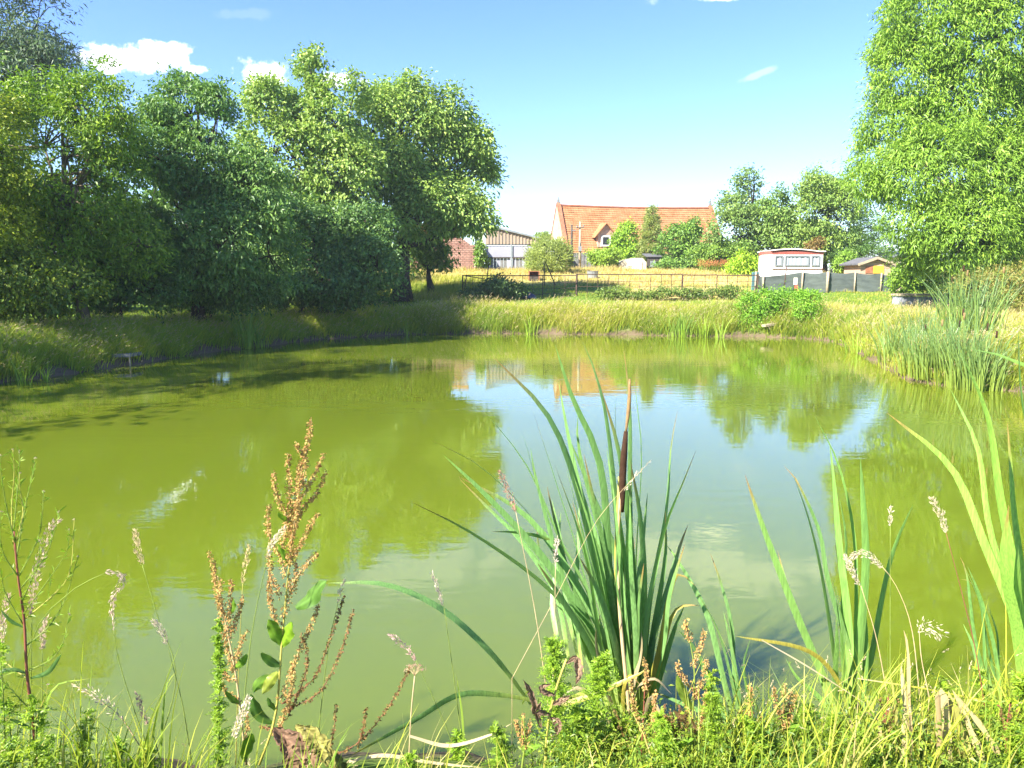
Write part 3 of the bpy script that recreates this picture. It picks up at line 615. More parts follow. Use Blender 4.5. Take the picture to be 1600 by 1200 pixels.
# sunny far bank: yellow-green and straw tall grass
far = lambda x, y: (x > -4.5) & (x < 15) & (y > 26)
pts = shore_points(9500, 0.06, 3.2, far, rg, 1.15); pts = pts[(pond_dist(pts) > 0.20 + 0.38 * wob(pts[:, 0], pts[:, 1], 1.9)) | (rg.random(len(pts)) < 0.06)]
grass_patch('bank_grass', pts, lambda x, y: 0.66 + 0.26 * wob(x, y, 1.3), lambda x, y: 0.30 + 0.38 * wob(x, y, 0.55, 1.5) + 0.25 * sstep(1.0, 3.0, pond_dist(np.stack([x, y], 1))), 0.022,
            'tall yellow-green grass with pale seed tops along the sunny far bank', rg, seeds=0.08, tuft=7, spread=0.13)
# bank under the reed bed
right = lambda x, y: (x > 8.0) & (y > 13) & (y < 31) & (px_of(x, y) < 1720)
pts = shore_points(6500, 0.15, 4.5, right, rg, 1.2)
grass_patch('bank_grass', pts, lambda x, y: 0.42 + 0.14 * wob(x, y, 0.8), lambda x, y: 0.40 + 0.30 * wob(x, y, 0.5, 2.2), 0.018,
            'short sunlit yellow-green grass on the bank around the reed bed', rg, seeds=0.05, tuft=7, spread=0.12)
# meadow between bank and fence
def field(N, x0, x1, y0, y1, smin, rng):
    out = np.zeros((0, 2))
    while len(out) < N:
        y = np.sqrt(rng.uniform(y0 ** 2, y1 ** 2, N * 2)); q = np.stack([rng.uniform(x0, x1, N * 2), y], 1)
        q = q[(np.abs(q[:, 0]) < 0.72 * q[:, 1] + 2) & (q[:, 0] > x0)]; q = q[pond_dist(q) > smin]; out = np.concatenate([out, q])
    return out[:N]
pts = field(16000, -18, 30, 20, 52, 2.6, rg)
grass_patch('meadow_grass', pts, lambda x, y: 0.20 + 0.10 * wob(x, y, 0.7), lambda x, y: 0.22 + 0.22 * wob(x, y, 0.45, 3) + 0.30 * sstep(3, 10, x) * (wob(x, y, 0.3, 5) > 0.0) + 0.5 * sstep(5, 9, x) * sstep(43, 46, y) * (1 - sstep(14, 17, x)), 0.026,
            'mown green meadow grass between the far bank and the rusty fence', rg, K=3, tuft=5, spread=0.16)
pts = field(13000, -14, 24, 51, 76, 3, rg)
grass_patch('dry_grass', pts, lambda x, y: 0.32 + 0.22 * wob(x, y, 0.5), lambda x, y: 0.90 + 0.12 * wob(x, y, 0.4, 1), 0.034,
            'tall straw coloured hay grass in the field before the farm buildings', rg, K=3, seeds=0.06, tuft=5, spread=0.2)
pts = field(2500, -12, -1, 44, 56, 3, rg)
grass_patch('meadow_grass', pts, lambda x, y: 0.50 + 0.2 * wob(x, y, 0.7), lambda x, y: 0.45 + 0.3 * wob(x, y, 0.6, 3), 0.03,
            'tall sunlit yellow grass behind the ash tree trunks', rg, K=3, tuft=6, spread=0.18)
# dry brown bank growth under the willow
pts = np.column_stack([rg.uniform(13.0, 24, 2600), rg.uniform(25, 38, 2600)]); pts = pts[pond_dist(pts) > 1.5]
grass_patch('dry_grass', pts, lambda x, y: 0.40 + 0.2 * wob(x, y, 0.9), lambda x, y: 0.80 + 0.2 * wob(x, y, 0.9, 1), 0.02,
            'dry tan grass in front of the willow and the low platform', rg, K=3, seeds=0.05, tuft=6, spread=0.16)
# ------------------------------------------------------------------ farm buildings
M_tile = solid('clay_roof_tile', (0.28, 0.118, 0.048), 0.85, 0, 1.3, 0.15, 0.3, col2=(0.40, 0.21, 0.10))
M_tile2 = solid('old_clay_tile', (0.30, 0.12, 0.065), 0.8, 0.3, 2.5, 0.2, 0.3)
M_brick = solid('red_brick', (0.20, 0.095, 0.075), 0.9, 0, 2.2, 0.1, 0.4, col2=(0.40, 0.25, 0.20))
M_palebrick = solid('weathered_pink_brick', (0.34, 0.21, 0.15), 0.9, 0, 2.0, 0.15, 0.3, col2=(0.44, 0.32, 0.25))
M_mortar = solid('lime_mortar', (0.42, 0.38, 0.33), 0.95, 0.2, 5, 0.1, 0.3)
M_white = solid('white_paint', (0.78, 0.78, 0.76), 0.5, 0.05, 2, 0.4)
M_cream = solid('cream_panel', (0.72, 0.70, 0.62), 0.5, 0.06, 2, 0.35)
M_maroon = solid('faded_red_band', (0.30, 0.085, 0.065), 0.6, 0.2, 3)
M_glass = solid('dark_window_glass', (0.03, 0.035, 0.04), 0.08, 0.2, 3, 0.6)
M_curtain = solid('white_net_curtain', (0.36, 0.40, 0.44), 0.9, 0.08, 5, 0.1)
M_tan = solid('tan_tin_cladding', (0.29, 0.225, 0.165), 0.6, 0.12, 1.5, 0.4, stretch=(1, 1, 0.3))
M_palegreen = solid('pale_green_tin', (0.42, 0.45, 0.34), 0.55, 0.12, 1.5, 0.4, stretch=(1, 1, 0.3))
M_sheet = solid('frosted_plastic_sheet', (0.29, 0.29, 0.34), 0.5, 0.1, 1.2, 0.35)
M_greyboard = solid('weathered_grey_board', (0.16, 0.16, 0.155), 0.9, 0.3, 4, 0.15, 0.4, stretch=(3, 3, 0.3))
M_stone = solid('pale_rendered_stone', (0.46, 0.41, 0.33), 0.9, 0.22, 2.5, 0.15, 0.5)
M_darkwood = solid('dark_old_wood', (0.07, 0.06, 0.05), 0.9, 0.3, 4, 0.15, 0.4)
M_wood = solid('pale_weathered_wood', (0.36, 0.29, 0.20), 0.85, 0.25, 4, 0.15, 0.4, stretch=(1, 1, 4))
M_pinkwood = solid('pinkish_stained_log', (0.46, 0.31, 0.22), 0.8, 0.18, 4, 0.2, 0.3)
M_yellow = solid('yellow_shutter_paint', (0.70, 0.50, 0.04), 0.6, 0.08, 3, 0.3)
M_rust = solid('rusty_iron', (0.085, 0.055, 0.042), 0.85, 0.35, 8, 0.2, 0.3)
M_net = solid('grey_green_shade_netting', (0.11, 0.13, 0.122), 0.8, 0.25, 1.5, 0.15, 0.4, stretch=(1, 1, 4))
M_grey = solid('grey_concrete', (0.19, 0.19, 0.185), 0.9, 0.2, 3, 0.2, 0.4)
M_zinc = solid('dull_galvanised_sheet', (0.24, 0.26, 0.27), 0.45, 0.15, 2, 0.5, 0.0, 0.3)
M_blue = solid('dark_blue_tarpaulin', (0.02, 0.03, 0.07), 0.5, 0.3, 3, 0.4, 0.5)
M_red = solid('faded_red_paint', (0.45, 0.11, 0.07), 0.6, 0.2, 6, 0.3)
M_roofgrey = solid('grey_felt_roof', (0.11, 0.11, 0.12), 0.8, 0.2, 3, 0.2)
M_teal = solid('teal_plastic', (0.10, 0.22, 0.24), 0.5, 0.2, 3, 0.4)

def quadface(mb, a, b, c, d, th):
    """slab: quad a,b,c,d pushed back by thickness vector th"""
    a, b, c, d, th = (np.asarray(q, float) for q in (a, b, c, d, th)); mb.hexa([a, b, c, d, a + th, b + th, c + th, d + th]); return mb

# tiled house: local frame, long side along ex (turned 11 degrees), depth along ey
A_H = math.radians(11.0); ex = np.array([math.cos(A_H), math.sin(A_H), 0]); ey = np.array([-math.sin(A_H), math.cos(A_H), 0])
H0 = np.array([5.45, 80.0, gz(9, 82) - 0.1])
def hp(u, v, w): return H0 + ex * u + ey * v + UP * w
Lh, Dh, We, Wr = 17.6, 7.0, 5.45 - H0[2], 10.15 - H0[2]
house = thing('farmhouse', H0, 'long low farmhouse with red tiled roof and one small gabled dormer', 'house')
mb = MB(); mb.hexa([hp(0.3, 0, 0), hp(Lh - 0.3, 0, 0), hp(Lh - 0.3, 0.35, 0), hp(0.3, 0.35, 0), hp(0.3, 0, We), hp(Lh - 0.3, 0, We), hp(Lh - 0.3, 0.35, We), hp(0.3, 0.35, We)])
mb.hexa([hp(0.3, Dh - .35, 0), hp(Lh - 0.3, Dh - .35, 0), hp(Lh - 0.3, Dh, 0), hp(0.3, Dh, 0), hp(0.3, Dh - .35, We), hp(Lh - 0.3, Dh - .35, We), hp(Lh - 0.3, Dh, We), hp(0.3, Dh, We)])
mb.obj('wall', M_greyboard, house)
for u0, u1 in ((0, 0.3), (Lh - 0.3, Lh)):
    g = MB(); s = [(-0.15, 0), (Dh + 0.15, 0), (Dh + 0.15, We - 0.15), (Dh / 2, Wr + 0.25), (-0.15, We - 0.15)]
    g.add([hp(u0, *q) for q in s] + [hp(u1, *q) for q in s], [(0, 1, 2, 3, 4), (9, 8, 7, 6, 5)] + [(i, i + 5, (i + 1) % 5 + 5, (i + 1) % 5) for i in range(5)])
    gable = g.obj('gable_wall', M_palebrick, house)
    c = MB()
    for va, vb in ((-0.25, Dh / 2), (Dh + 0.25, Dh / 2)):
        c.beam(hp((u0 + u1) / 2, va, We - 0.1), hp((u0 + u1) / 2, vb, Wr + 0.33), 0.42, 0.16)
    c.obj('coping', M_tile2, gable)
    f = MB(); f.box(hp((u0 + u1) / 2, Dh / 2, Wr + 0.42), (0.26, 0.26, 0.4)); f.tube([hp((u0 + u1) / 2, Dh / 2, Wr + 0.6), hp((u0 + u1) / 2, Dh / 2, Wr + (0.8 if u0 == 0 else 0.95)), hp((u0 + u1) / 2, Dh / 2, Wr + (0.85 if u0 == 0 else 1.05))], [0.09, 0.04, 0.08], 6)
    f.obj('finial', M_greyboard, gable)
pw = MB(); pw.hexa([hp(-0.012, 3.2, We + 0.7), hp(-0.012, 5.0, We + 0.7), hp(-0.012, 4.6, We + 2.0), hp(-0.012, 3.4, We + 2.0), hp(-0.05, 3.2, We + 0.7), hp(-0.05, 5.0, We + 0.7), hp(-0.05, 4.6, We + 2.0), hp(-0.05, 3.4, We + 2.0)])
pw.obj('plaster_patch', M_white, house)
# roof: courses of pantiles as real relief, one joined part (single tiles are far below 10 pixels)
rt = MB(); ncol, nrow = 60, 22; rr = np.random.default_rng(3)
sl0 = np.array([-0.35, We - 0.45]); sl1 = np.array([Dh / 2, Wr]); sd = nrm(sl1 - sl0); nn = np.array([-sd[1], sd[0]]); Ls = np.linalg.norm(sl1 - sl0)
for side in (0, 1):
    for j in range(nrow):
        a0, a1 = Ls * j / nrow, Ls * (j + 1.12) / nrow; sag = 0
        for i in range(ncol if side == 0 else 12):
            nc = ncol if side == 0 else 12
            u0 = 0.3 + (Lh - 0.6) * i / nc; u1 = 0.3 + (Lh - 0.6) * (i + 0.93) / nc
            lift = 0.085 + rr.uniform(-0.012, 0.02)
            q = []
            for a_, h_ in ((a0, lift), (a1, 0.0)):
                p = sl0 + sd * min(a_, Ls) + nn * h_
                for u in (u0, u1):
                    q.append(hp(u, p[0] if side == 0 else Dh - p[0], p[1] - 0.12 * math.sin(math.pi * (u / Lh)) * (j / nrow)))
            rt.add(q + [x - UP * 0.07 for x in q], [(0, 1, 3, 2), (0, 4, 5, 1), (1, 5, 7, 3), (2, 6, 4, 0)])
deck = MB(); zc = -0.14
deck.hexa([hp(0.3, -0.3, We - 0.4 + zc), hp(Lh - .3, -0.3, We - 0.4 + zc), hp(Lh - .3, Dh / 2, Wr + zc), hp(0.3, Dh / 2, Wr + zc), hp(0.3, -0.3, We - 0.5 + zc), hp(Lh - .3, -0.3, We - 0.5 + zc), hp(Lh - .3, Dh / 2, Wr - 0.1 + zc), hp(0.3, Dh / 2, Wr - 0.1 + zc)])
deck.hexa([hp(0.3, Dh + 0.3, We - 0.4 + zc), hp(Lh - .3, Dh + 0.3, We - 0.4 + zc), hp(Lh - .3, Dh / 2 + .01, Wr + zc), hp(0.3, Dh / 2 + .01, Wr + zc), hp(0.3, Dh + 0.3, We - 0.5 + zc), hp(Lh - .3, Dh + 0.3, We - 0.5 + zc), hp(Lh - .3, Dh / 2 + .01, Wr - 0.1 + zc), hp(0.3, Dh / 2 + .01, Wr - 0.1 + zc)])
roof = deck.obj('roof', M_darkwood, house)
tag(rt.obj('roof_tile', M_tile, roof), None, None, None, 'stuff')
rc = MB(); rc.tube([hp(0.3 + (Lh - .6) * k / 12, Dh / 2, Wr + 0.06 - 0.12 * math.sin(math.pi * k / 12)) for k in range(13)], 0.13, 8); rc.obj('ridge_cap', M_tile2, roof)
gt = MB(); gt.beam(hp(0.3, -0.42, We - 0.42), hp(Lh - 0.3, -0.42, We - 0.42), 0.14, 0.12); gt.obj('gutter', M_darkwood, house)
# dormer
du = (945 - 800) / FPX * 82 / ex[0] - H0[0] - 0.3; dz0 = We + 0.28; dh = 1.35; dw = 0.85; dfront = 0.02
dm = MB(); dback = 2.6
dm.add([hp(du - dw, dfront, dz0), hp(du + dw, dfront, dz0), hp(du + dw, dfront, dz0 + dh), hp(du, dfront, dz0 + dh + 1.0), hp(du - dw, dfront, dz0 + dh),
        hp(du - dw, dback, dz0), hp(du + dw, dback, dz0), hp(du + dw, dback, dz0 + dh), hp(du, dback, dz0 + dh + 1.0), hp(du - dw, dback, dz0 + dh)],
       [(0, 1, 2, 3, 4), (9, 8, 7, 6, 5)] + [(i, i + 5, (i + 1) % 5 + 5, (i + 1) % 5) for i in range(5)])
dormer = dm.obj('dormer', M_palebrick, house)
for s in (-1, 1):
    r_ = MB(); q = [hp(du, dfront - 0.3, dz0 + dh + 1.03), hp(du, dback, dz0 + dh + 1.03), hp(du + s * (dw + 0.4), dback, dz0 + dh - 0.42), hp(du + s * (dw + 0.4), dfront - 0.3, dz0 + dh - 0.42)]
    quadface(r_, *q, UP * 0.12).obj('dormer_roof', M_tile, dormer)
wf = MB()
for c_, s_ in (((-0.42, 0.62), (0.16, 1.05)), ((0.42, 0.62), (0.16, 1.05)), ((0, 1.08), (1.0, 0.14)), ((0, 0.14), (1.1, 0.14))):
    wf.box(hp(du + c_[0], dfront - 0.03, dz0 + c_[1]), (s_[0], 0.12, s_[1]), (ex, ey, UP))
wf.obj('window_frame', M_white, dormer)
wp = MB(); wp.box(hp(du, dfront - 0.012, dz0 + 0.61), (0.70, 0.05, 0.84), (ex, ey, UP)); wp.obj('window_pane', M_glass, dormer)
# glazed lean-to under the eave
vb = MB()
for k in range(4): vb.box(hp(0.9 + k * 1.15, -0.28, We - 0.75), (1.05, 0.06, 0.5), (ex, ey, UP))
vb.obj('veranda_pane', M_sheet, house)
vf = MB(); vf.beam(hp(0.3, -0.3, We - 1.08), hp(6.6, -0.3, We - 1.08), 0.1, 0.1); [vf.beam(hp(0.3 + k * 1.15, -0.3, We - 1.1), hp(0.3 + k * 1.15, -0.3, We - 0.45), 0.08, 0.08) for k in range(6)]
vf.obj('veranda_frame', M_white, house)

# grey board fence of upright planks in front of the house
bf = thing('board_fence', (P(905, 420, 72)[0], 72, gz(7, 72)), 'grey fence of upright weathered boards below the tiled roof', 'fence')
xa, xb = P(890, 420, 72)[0], P(930, 420, 72)[0]; nb = 15; zt = P(905, 396, 72)[2]
for k in range(nb):
    x = xa + (xb - xa) * k / nb; h_ = 0.08 * math.sin(k * 2.1)
    m_ = MB(); m_.box((x, 72 + 0.02 * math.sin(k * 3), (gz(x, 72) - 0.1 + zt + h_) / 2), ((xb - xa) / nb * 0.9, 0.04, zt + h_ - gz(x, 72) + 0.1)); m_.obj('plank', M_greyboard, bf)
m_ = MB(); m_.beam((xa, 72.07, zt - 0.3), (xb, 72.07, zt - 0.3), 0.06, 0.09); m_.obj('rail', M_darkwood, bf)

# tin shed with sloping roofline, ribbed cladding over two pale sheets and grey boards
D_S = 66.0; zs = gz(0, D_S) - 0.1; xl, xr = P(759, 400, D_S)[0], P(884, 400, D_S)[0]
ztl, ztr = P(759, 353, D_S)[2], P(884, 384, D_S)[2]; zb = P(800, 381.5, D_S)[2]; zm = P(800, 402.5, D_S)[2]
shed = thing('tin_shed', (xl, D_S, zs), 'open tin shed with tan ribbed cladding above pale sheets, roofline sloping to the house', 'shed')
def ztop(x): return ztl + (ztr - ztl) * (x - xl) / (xr - xl)
nr = 24
for k in range(nr):
    a_ = xl + (xr - xl) * k / nr; b_ = xl + (xr - xl) * (k + 1) / nr; w_ = (b_ - a_)
    m_ = MB()
    prof = [(a_, 0.0), (a_ + w_ * 0.60, 0.0), (a_ + w_ * 0.68, -0.06), (a_ + w_ * 0.92, -0.06), (b_ - 0.004, 0.0)]
    vs = [(x, D_S + y, max(zb, min(zb, ztop(x) - 0.05))) for x, y in prof] + [(x, D_S + y, max(zb + 0.05, ztop(x))) for x, y in prof] 
    vs += [(x, D_S + y + 0.03, zb) for x, y in prof] + [(x, D_S + y + 0.03, max(zb + 0.05, ztop(x))) for x, y in prof]
    fs = [(i, i + 1, i + 6, i + 5) for i in range(4)] + [(i + 10, i + 15, i + 16, i + 11) for i in range(4)] + [(0, 5, 15, 10), (4, 14, 19, 9)]
    m_.add(vs, fs).obj('cladding_panel', M_tan, shed)
m_ = MB(); m_.beam((xl - 0.1, D_S - 0.08, ztl + 0.1), (xr, D_S - 0.08, ztr + 0.1), 0.3, 0.14); m_.obj('fascia', M_zinc, shed)
m_ = MB(); quadface(m_, (xl, D_S, ztl + 0.18), (xr, D_S, ztr + 0.18), (xr, D_S + 9, ztr + 0.18), (xl, D_S + 9, ztl + 0.18), -UP * 0.1); m_.obj('roof', M_zinc, shed)
for q0, q1 in ((760, 797.5), (800.5, 838), (841, 880)):
    m_ = MB(); a_, b_ = P(q0, 400, D_S)[0], P(q1, 400, D_S)[0]; m_.box(((a_ + b_) / 2, D_S + 0.12, (zb + zm) / 2 - 0.06), (b_ - a_, 0.05, zb - zm - 0.16)); m_.obj('plastic_sheet', M_sheet, shed)
    nbb = 7
    for k in range(nbb):
        m_ = MB(); x = a_ + (b_ - a_) * (k + 0.5) / nbb; m_.box((x, D_S + 0.16 + 0.02 * (k % 2), (zs + zm) / 2), ((b_ - a_) / nbb * 0.93, 0.04, zm - zs)); m_.obj('plank', M_greyboard if k % 3 else M_sheet, shed)
for q0 in (759, 799, 839.5, 882):
    m_ = MB(); x = P(q0, 400, D_S)[0]; m_.box((x, D_S + 0.05, (zs + zb) / 2), (0.14, 0.14, zb - zs)); m_.obj('post', M_zinc, shed)
m_ = MB(); m_.beam((xl, D_S + 0.06, zm), (xr, D_S + 0.06, zm), 0.08, 0.1); m_.beam((xl, D_S + 0.06, zb), (xr, D_S + 0.06, zb), 0.1, 0.14); m_.obj('rail', M_darkwood, shed)
xg = P(742, 400, D_S)[0]
for k in range(5):
    m_ = MB(); a_ = xg + (xl - 0.12 - xg) * k / 5; w_ = (xl - 0.12 - xg) / 5; zt_ = P(745, 357, D_S)[2]; z0_ = P(745, 392, D_S)[2]
    m_.box((a_ + w_ / 2, D_S - 0.05 + 0.05 * (k % 2), (zt_ + z0_) / 2), (w_ * 0.95, 0.05, zt_ - z0_)); m_.obj('end_panel', M_palegreen, shed)
m_ = MB(); m_.box(((xg + xl - 0.12) / 2, D_S + 0.3, (zs + P(745, 392, D_S)[2]) / 2), (xl - xg - 0.12, 0.1, P(745, 392, D_S)[2] - zs)); m_.obj('back_panel', M_greyboard, shed)

# brick barn, its end wall crumbling towards the tin shed; courses of brick as relief
D_B = 63.0; barn = thing('brick_barn', (P(690, 410, D_B)[0], D_B, gz(-6, D_B)), 'old red brick barn with a tiled roof behind the small tree', 'barn')
xa, xb = P(630, 400, D_B)[0], P(744, 400, D_B)[0]; zg = gz(-6, D_B) - 0.1; zt = P(700, 366, D_B)[2]
def btop(x): return zt - 0.5 + (0.5 - 0.9 * sstep(P(715, 400, D_B)[0], xb, x))
m_ = MB(); m_.add([(xa, D_B + 0.06, zg), (xb - 0.05, D_B + 0.06, zg), (xb - 0.05, D_B + 0.06, btop(xb) - 0.05), (P(712, 400, D_B)[0], D_B + 0.06, zt - 0.05), (xa, D_B + 0.06, zt - 0.05), (xa, D_B + 0.5, zg), (xb - 0.05, D_B + 0.5, zg), (xb - 0.05, D_B + 0.5, btop(xb) - 0.05), (P(712, 400, D_B)[0], D_B + 0.5, zt - 0.05), (xa, D_B + 0.5, zt - 0.05)],
    [(0, 1, 2, 3, 4), (9, 8, 7, 6, 5)] + [(i, i + 5, (i + 1) % 5 + 5, (i + 1) % 5) for i in range(5)]); bw = m_.obj('wall', M_mortar, barn)
bm = MB(); rb = np.random.default_rng(8); ch = 0.145; row = 0; z = zg
while z < zt - ch:
    x = xa - (0.17 if row % 2 else 0)
    while x < xb - 0.3:
        if z + ch < btop(x + 0.15) and x > xa - 0.01:
            dp = rb.uniform(-0.012, 0.02); bm.add([(x, D_B - dp, z), (x + 0.315, D_B - dp, z), (x + 0.315, D_B - dp, z + ch - 0.03), (x, D_B - dp, z + ch - 0.03), (x, D_B + 0.07, z), (x + 0.315, D_B + 0.07, z), (x + 0.315, D_B + 0.07, z + ch - 0.03), (x, D_B + 0.07, z + ch - 0.03)], [(0, 1, 2, 3), (3, 2, 6, 7), (0, 4, 5, 1), (1, 5, 6, 2), (0, 3, 7, 4)])
        x += 0.345
    z += ch; row += 1
tag(bm.obj('brick', M_brick, bw), None, None, None, 'stuff')
m_ = MB(); zr = P(690, 350, D_B + 3)[2]; xm = P(728, 400, D_B)[0]
for j in range(10):
    for i in range(26):
        u0 = xa + (xm - xa) * i / 26; u1 = xa + (xm - xa) * (i + 0.93) / 26; y0 = D_B - 0.2 + 3.2 * j / 10; y1 = D_B - 0.2 + 3.2 * (j + 1.1) / 10; z0_ = zt + (zr - zt) * j / 10; z1_ = zt + (zr - zt) * (j + 1.1) / 10
        m_.add([(u0, y0, z0_ + 0.05), (u1, y0, z0_ + 0.05), (u1, y1, z1_), (u0, y1, z1_), (u0, y0, z0_ - 0.04), (u1, y0, z0_ - 0.04), (u1, y1, z1_ - 0.06), (u0, y1, z1_ - 0.06)], [(0, 1, 2, 3), (0, 4, 5, 1), (1, 5, 6, 2), (3, 7, 4, 0)])
br = MB(); quadface(br, (xa, D_B, zt - 0.06), (xm, D_B, zt - 0.06), (xm, D_B + 3, zr - 0.06), (xa, D_B + 3, zr - 0.06), -UP * 0.1); br_ = br.obj('roof', M_darkwood, barn)
tag(m_.obj('roof_tile', M_tile, br_), None, None, None, 'stuff')

# low stone outbuilding with a white door, dark lean-to beside it
D_O = 65.0; xa, xb = P(967, 410, D_O)[0], P(1010, 410, D_O)[0]; zg = gz(9.8, D_O) - 0.1; zt = P(990, 403, D_O)[2]
outb = thing('stone_outbuilding', ((xa + xb) / 2, D_O, zg), 'low pale stone outbuilding with a white door and ragged wall top', 'outbuilding')
m_ = MB(); w_ = xb - xa
tops = [(0, -0.55), (0.12, -0.3), (0.25, -0.12), (0.5, 0.0), (0.85, 0.0), (1.0, -0.35)]
fr = [(xa, D_O, zg), (xb, D_O, zg)] + [(xa + w_ * u, D_O, zt + z_) for u, z_ in tops[::-1]]; bk = [(x, y + 3.0, z_) for x, y, z_ in fr]; nF = len(fr)
m_.add(fr + bk, [tuple(range(nF)), tuple(range(nF, 2 * nF))[::-1]] + [(i, i + nF, (i + 1) % nF + nF, (i + 1) % nF) for i in range(nF)]); m_.obj('wall', M_stone, outb)
m_ = MB(); a_, b_ = P(988, 410, D_O)[0], P(1003, 410, D_O)[0]; zd = P(990, 408, D_O)[2]; m_.box(((a_ + b_) / 2, D_O - 0.04, (zg + zd) / 2), (b_ - a_, 0.06, zd - zg)); m_.obj('door', M_white, outb)
m_ = MB(); m_.box(((a_ + b_) / 2 - 0.62, D_O - 0.03, zd - 0.2), (0.34, 0.05, 0.42)); m_.obj('vent_panel', M_cream, outb)
lean = thing('lean_to_shed', (P(1020, 410, 66)[0], 66, gz(12, 66)), 'dark wooden lean-to beside the stone outbuilding with a blue-grey window', 'shed')
a_, b_ = P(1011, 410, 66)[0], P(1032, 410, 66)[0]; zt = P(1015, 402, 66)[2]; zg = gz(12, 66) - 0.1
for k in range(6):
    m_ = MB(); x = a_ + (b_ - a_) * (k + 0.5) / 6; m_.box((x, 66, (zg + zt) / 2), ((b_ - a_) / 6 * 0.92, 0.05, zt - zg)); m_.obj('plank', M_darkwood, lean)
m_ = MB(); quadface(m_, (a_ - .1, 65.85, zt + 0.02), (b_ + .1, 65.85, zt + 0.02), (b_ + .1, 68, zt + 0.3), (a_ - .1, 68, zt + 0.3), UP * 0.08); m_.obj('roof', M_roofgrey, lean)
m_ = MB(); m_.box((P(1020, 410, 66)[0], 65.95, zt - 0.55), (0.45, 0.05, 0.5)); m_.obj('window_pane', M_zinc, lean)

# white mobile home
D_C = 53.0; xa, xb = P(1206, 420, D_C)[0], P(1285, 420, D_C)[0]; zg = gz(20, D_C); zt = P(1245, 397, D_C)[2]; zf = P(1245, 433, D_C)[2]
car = thing('mobile_home', ((xa + xb) / 2, D_C, zg), 'white mobile home with a dull red roof band and three curtained windows', 'mobile home')
zmid = P(1245, 420, D_C)[2]; dep = 2.6; xs = xa - 0.55
def prism(mb, pl, z0, z1): 
    n_ = len(pl); mb.add([(x, y, z0) for x, y in pl] + [(x, y, z1) for x, y in pl], [tuple(range(n_))[::-1], tuple(range(n_, 2 * n_))] + [(i, (i + 1) % n_, (i + 1) % n_ + n_, i + n_) for i in range(n_)]); return mb
xs = xa - 0.40; xq = xs + 0.62
pl = [(xa, D_C), (xb, D_C), (xb, D_C + dep + 1), (xq, D_C + dep + 1), (xs, D_C + 1.0)]
zband = P(1245, 397.5, D_C)[2]; zroof = P(1245, 390.5, D_C)[2]
b_ = prism(MB(), pl, zf - 0.15, zband).obj('body', M_white, car)
prism(MB(), [(xa - .02, D_C - .02), (xb + .02, D_C - .02), (xb + .02, D_C + 3.6), (xq - 0.02, D_C + 3.6), (xs - .02, D_C + 1.0)], zband, zroof - 0.06).obj('roof_band', M_maroon, car)
m_ = MB(); tv, bv = [], []
for k in range(9):
    u = k / 8; x = xa - 0.14 + (xb - xa + 0.28) * u; zz = zroof - 0.06 + 0.16 * math.sin(math.pi * min(1, 0.12 + u)) 
    tv.append((x, zz))
vs = [(x, D_C - 0.12, z_ - 0.07) for x, z_ in tv] + [(x, D_C - 0.12, z_) for x, z_ in tv] + [(max(x, xq - 0.1 + 0.02 * k), D_C + 3.7, z_ - 0.07) for k, (x, z_) in enumerate(tv)] + [(max(x, xq - 0.1 + 0.02 * k), D_C + 3.7, z_) for k, (x, z_) in enumerate(tv)]
fs = []
for i in range(8): fs += [(i, i + 1, i + 10, i + 9), (i + 9, i + 10, i + 28, i + 27), (i + 18, i + 27, i + 28, i + 19), (i, i + 18, i + 19, i + 1)]
fs += [(0, 9, 27, 18), (8, 26, 35, 17)]
m_.add(vs, fs).obj('roof', M_cream, car)
m_ = MB(); m_.beam((xa, D_C - 0.03, zmid), (xb, D_C - 0.03, zmid), 0.07, 0.05); m_.obj('trim_strip', M_maroon, car)
prism(MB(), [(xa + 0.05, D_C + 0.05), (xb - 0.05, D_C + 0.05), (xb - 0.05, D_C + 3.4), (xq + 0.05, D_C + 3.4), (xs + 0.05, D_C + 1.05)], zg - 0.1, zf - 0.15).obj('skirt', M_cream, car)
zw0, zw1 = P(1245, 415.5, D_C)[2], P(1245, 399.5, D_C)[2]
for q0, q1 in ((1210.5, 1222.5), (1226, 1264), (1267.5, 1280)):
    a_, b2 = P(q0, 410, D_C)[0], P(q1, 410, D_C)[0]; w_ = b2 - a_
    f_ = MB(); t_ = 0.07
    for cx, cz, sx, sz in ((a_ + t_ / 2, (zw0 + zw1) / 2, t_, zw1 - zw0), (b2 - t_ / 2, (zw0 + zw1) / 2, t_, zw1 - zw0), ((a_ + b2) / 2, zw1 - t_ / 2, w_ - 2 * t_, t_), ((a_ + b2) / 2, zw0 + t_ / 2, w_ - 2 * t_, t_)):
        f_.box((cx, D_C - 0.04, cz), (sx, 0.08, sz))
    fo = f_.obj('window', M_zinc, car)
    cm = MB(); n_ = max(8, int(w_ / 0.05)); xsx = np.linspace(a_ + t_, b2 - t_, n_); rw = np.random.default_rng(int(q0))
    yy = D_C - 0.025 + 0.018 * np.sin(xsx * 21 + np.sin(xsx * 3) * 2)
    cm.add([(x, y, zw0 + t_) for x, y in zip(xsx, yy)] + [(x, y, zw1 - t_) for x, y in zip(xsx, yy)], [(i, i + 1, i + n_ + 1, i + n_) for i in range(n_ - 1)]); cm.obj('curtain', M_curtain, fo)
m_ = MB(); m_.box((xa - 0.215, D_C + 0.49, (zw0 + zw1) / 2), (0.03, 0.55, zw1 - zw0), (nrm(np.array([1.0, 0.4, 0])), nrm(np.array([-0.4, 1.0, 0])), UP)); m_.obj('side_window', M_curtain, car)

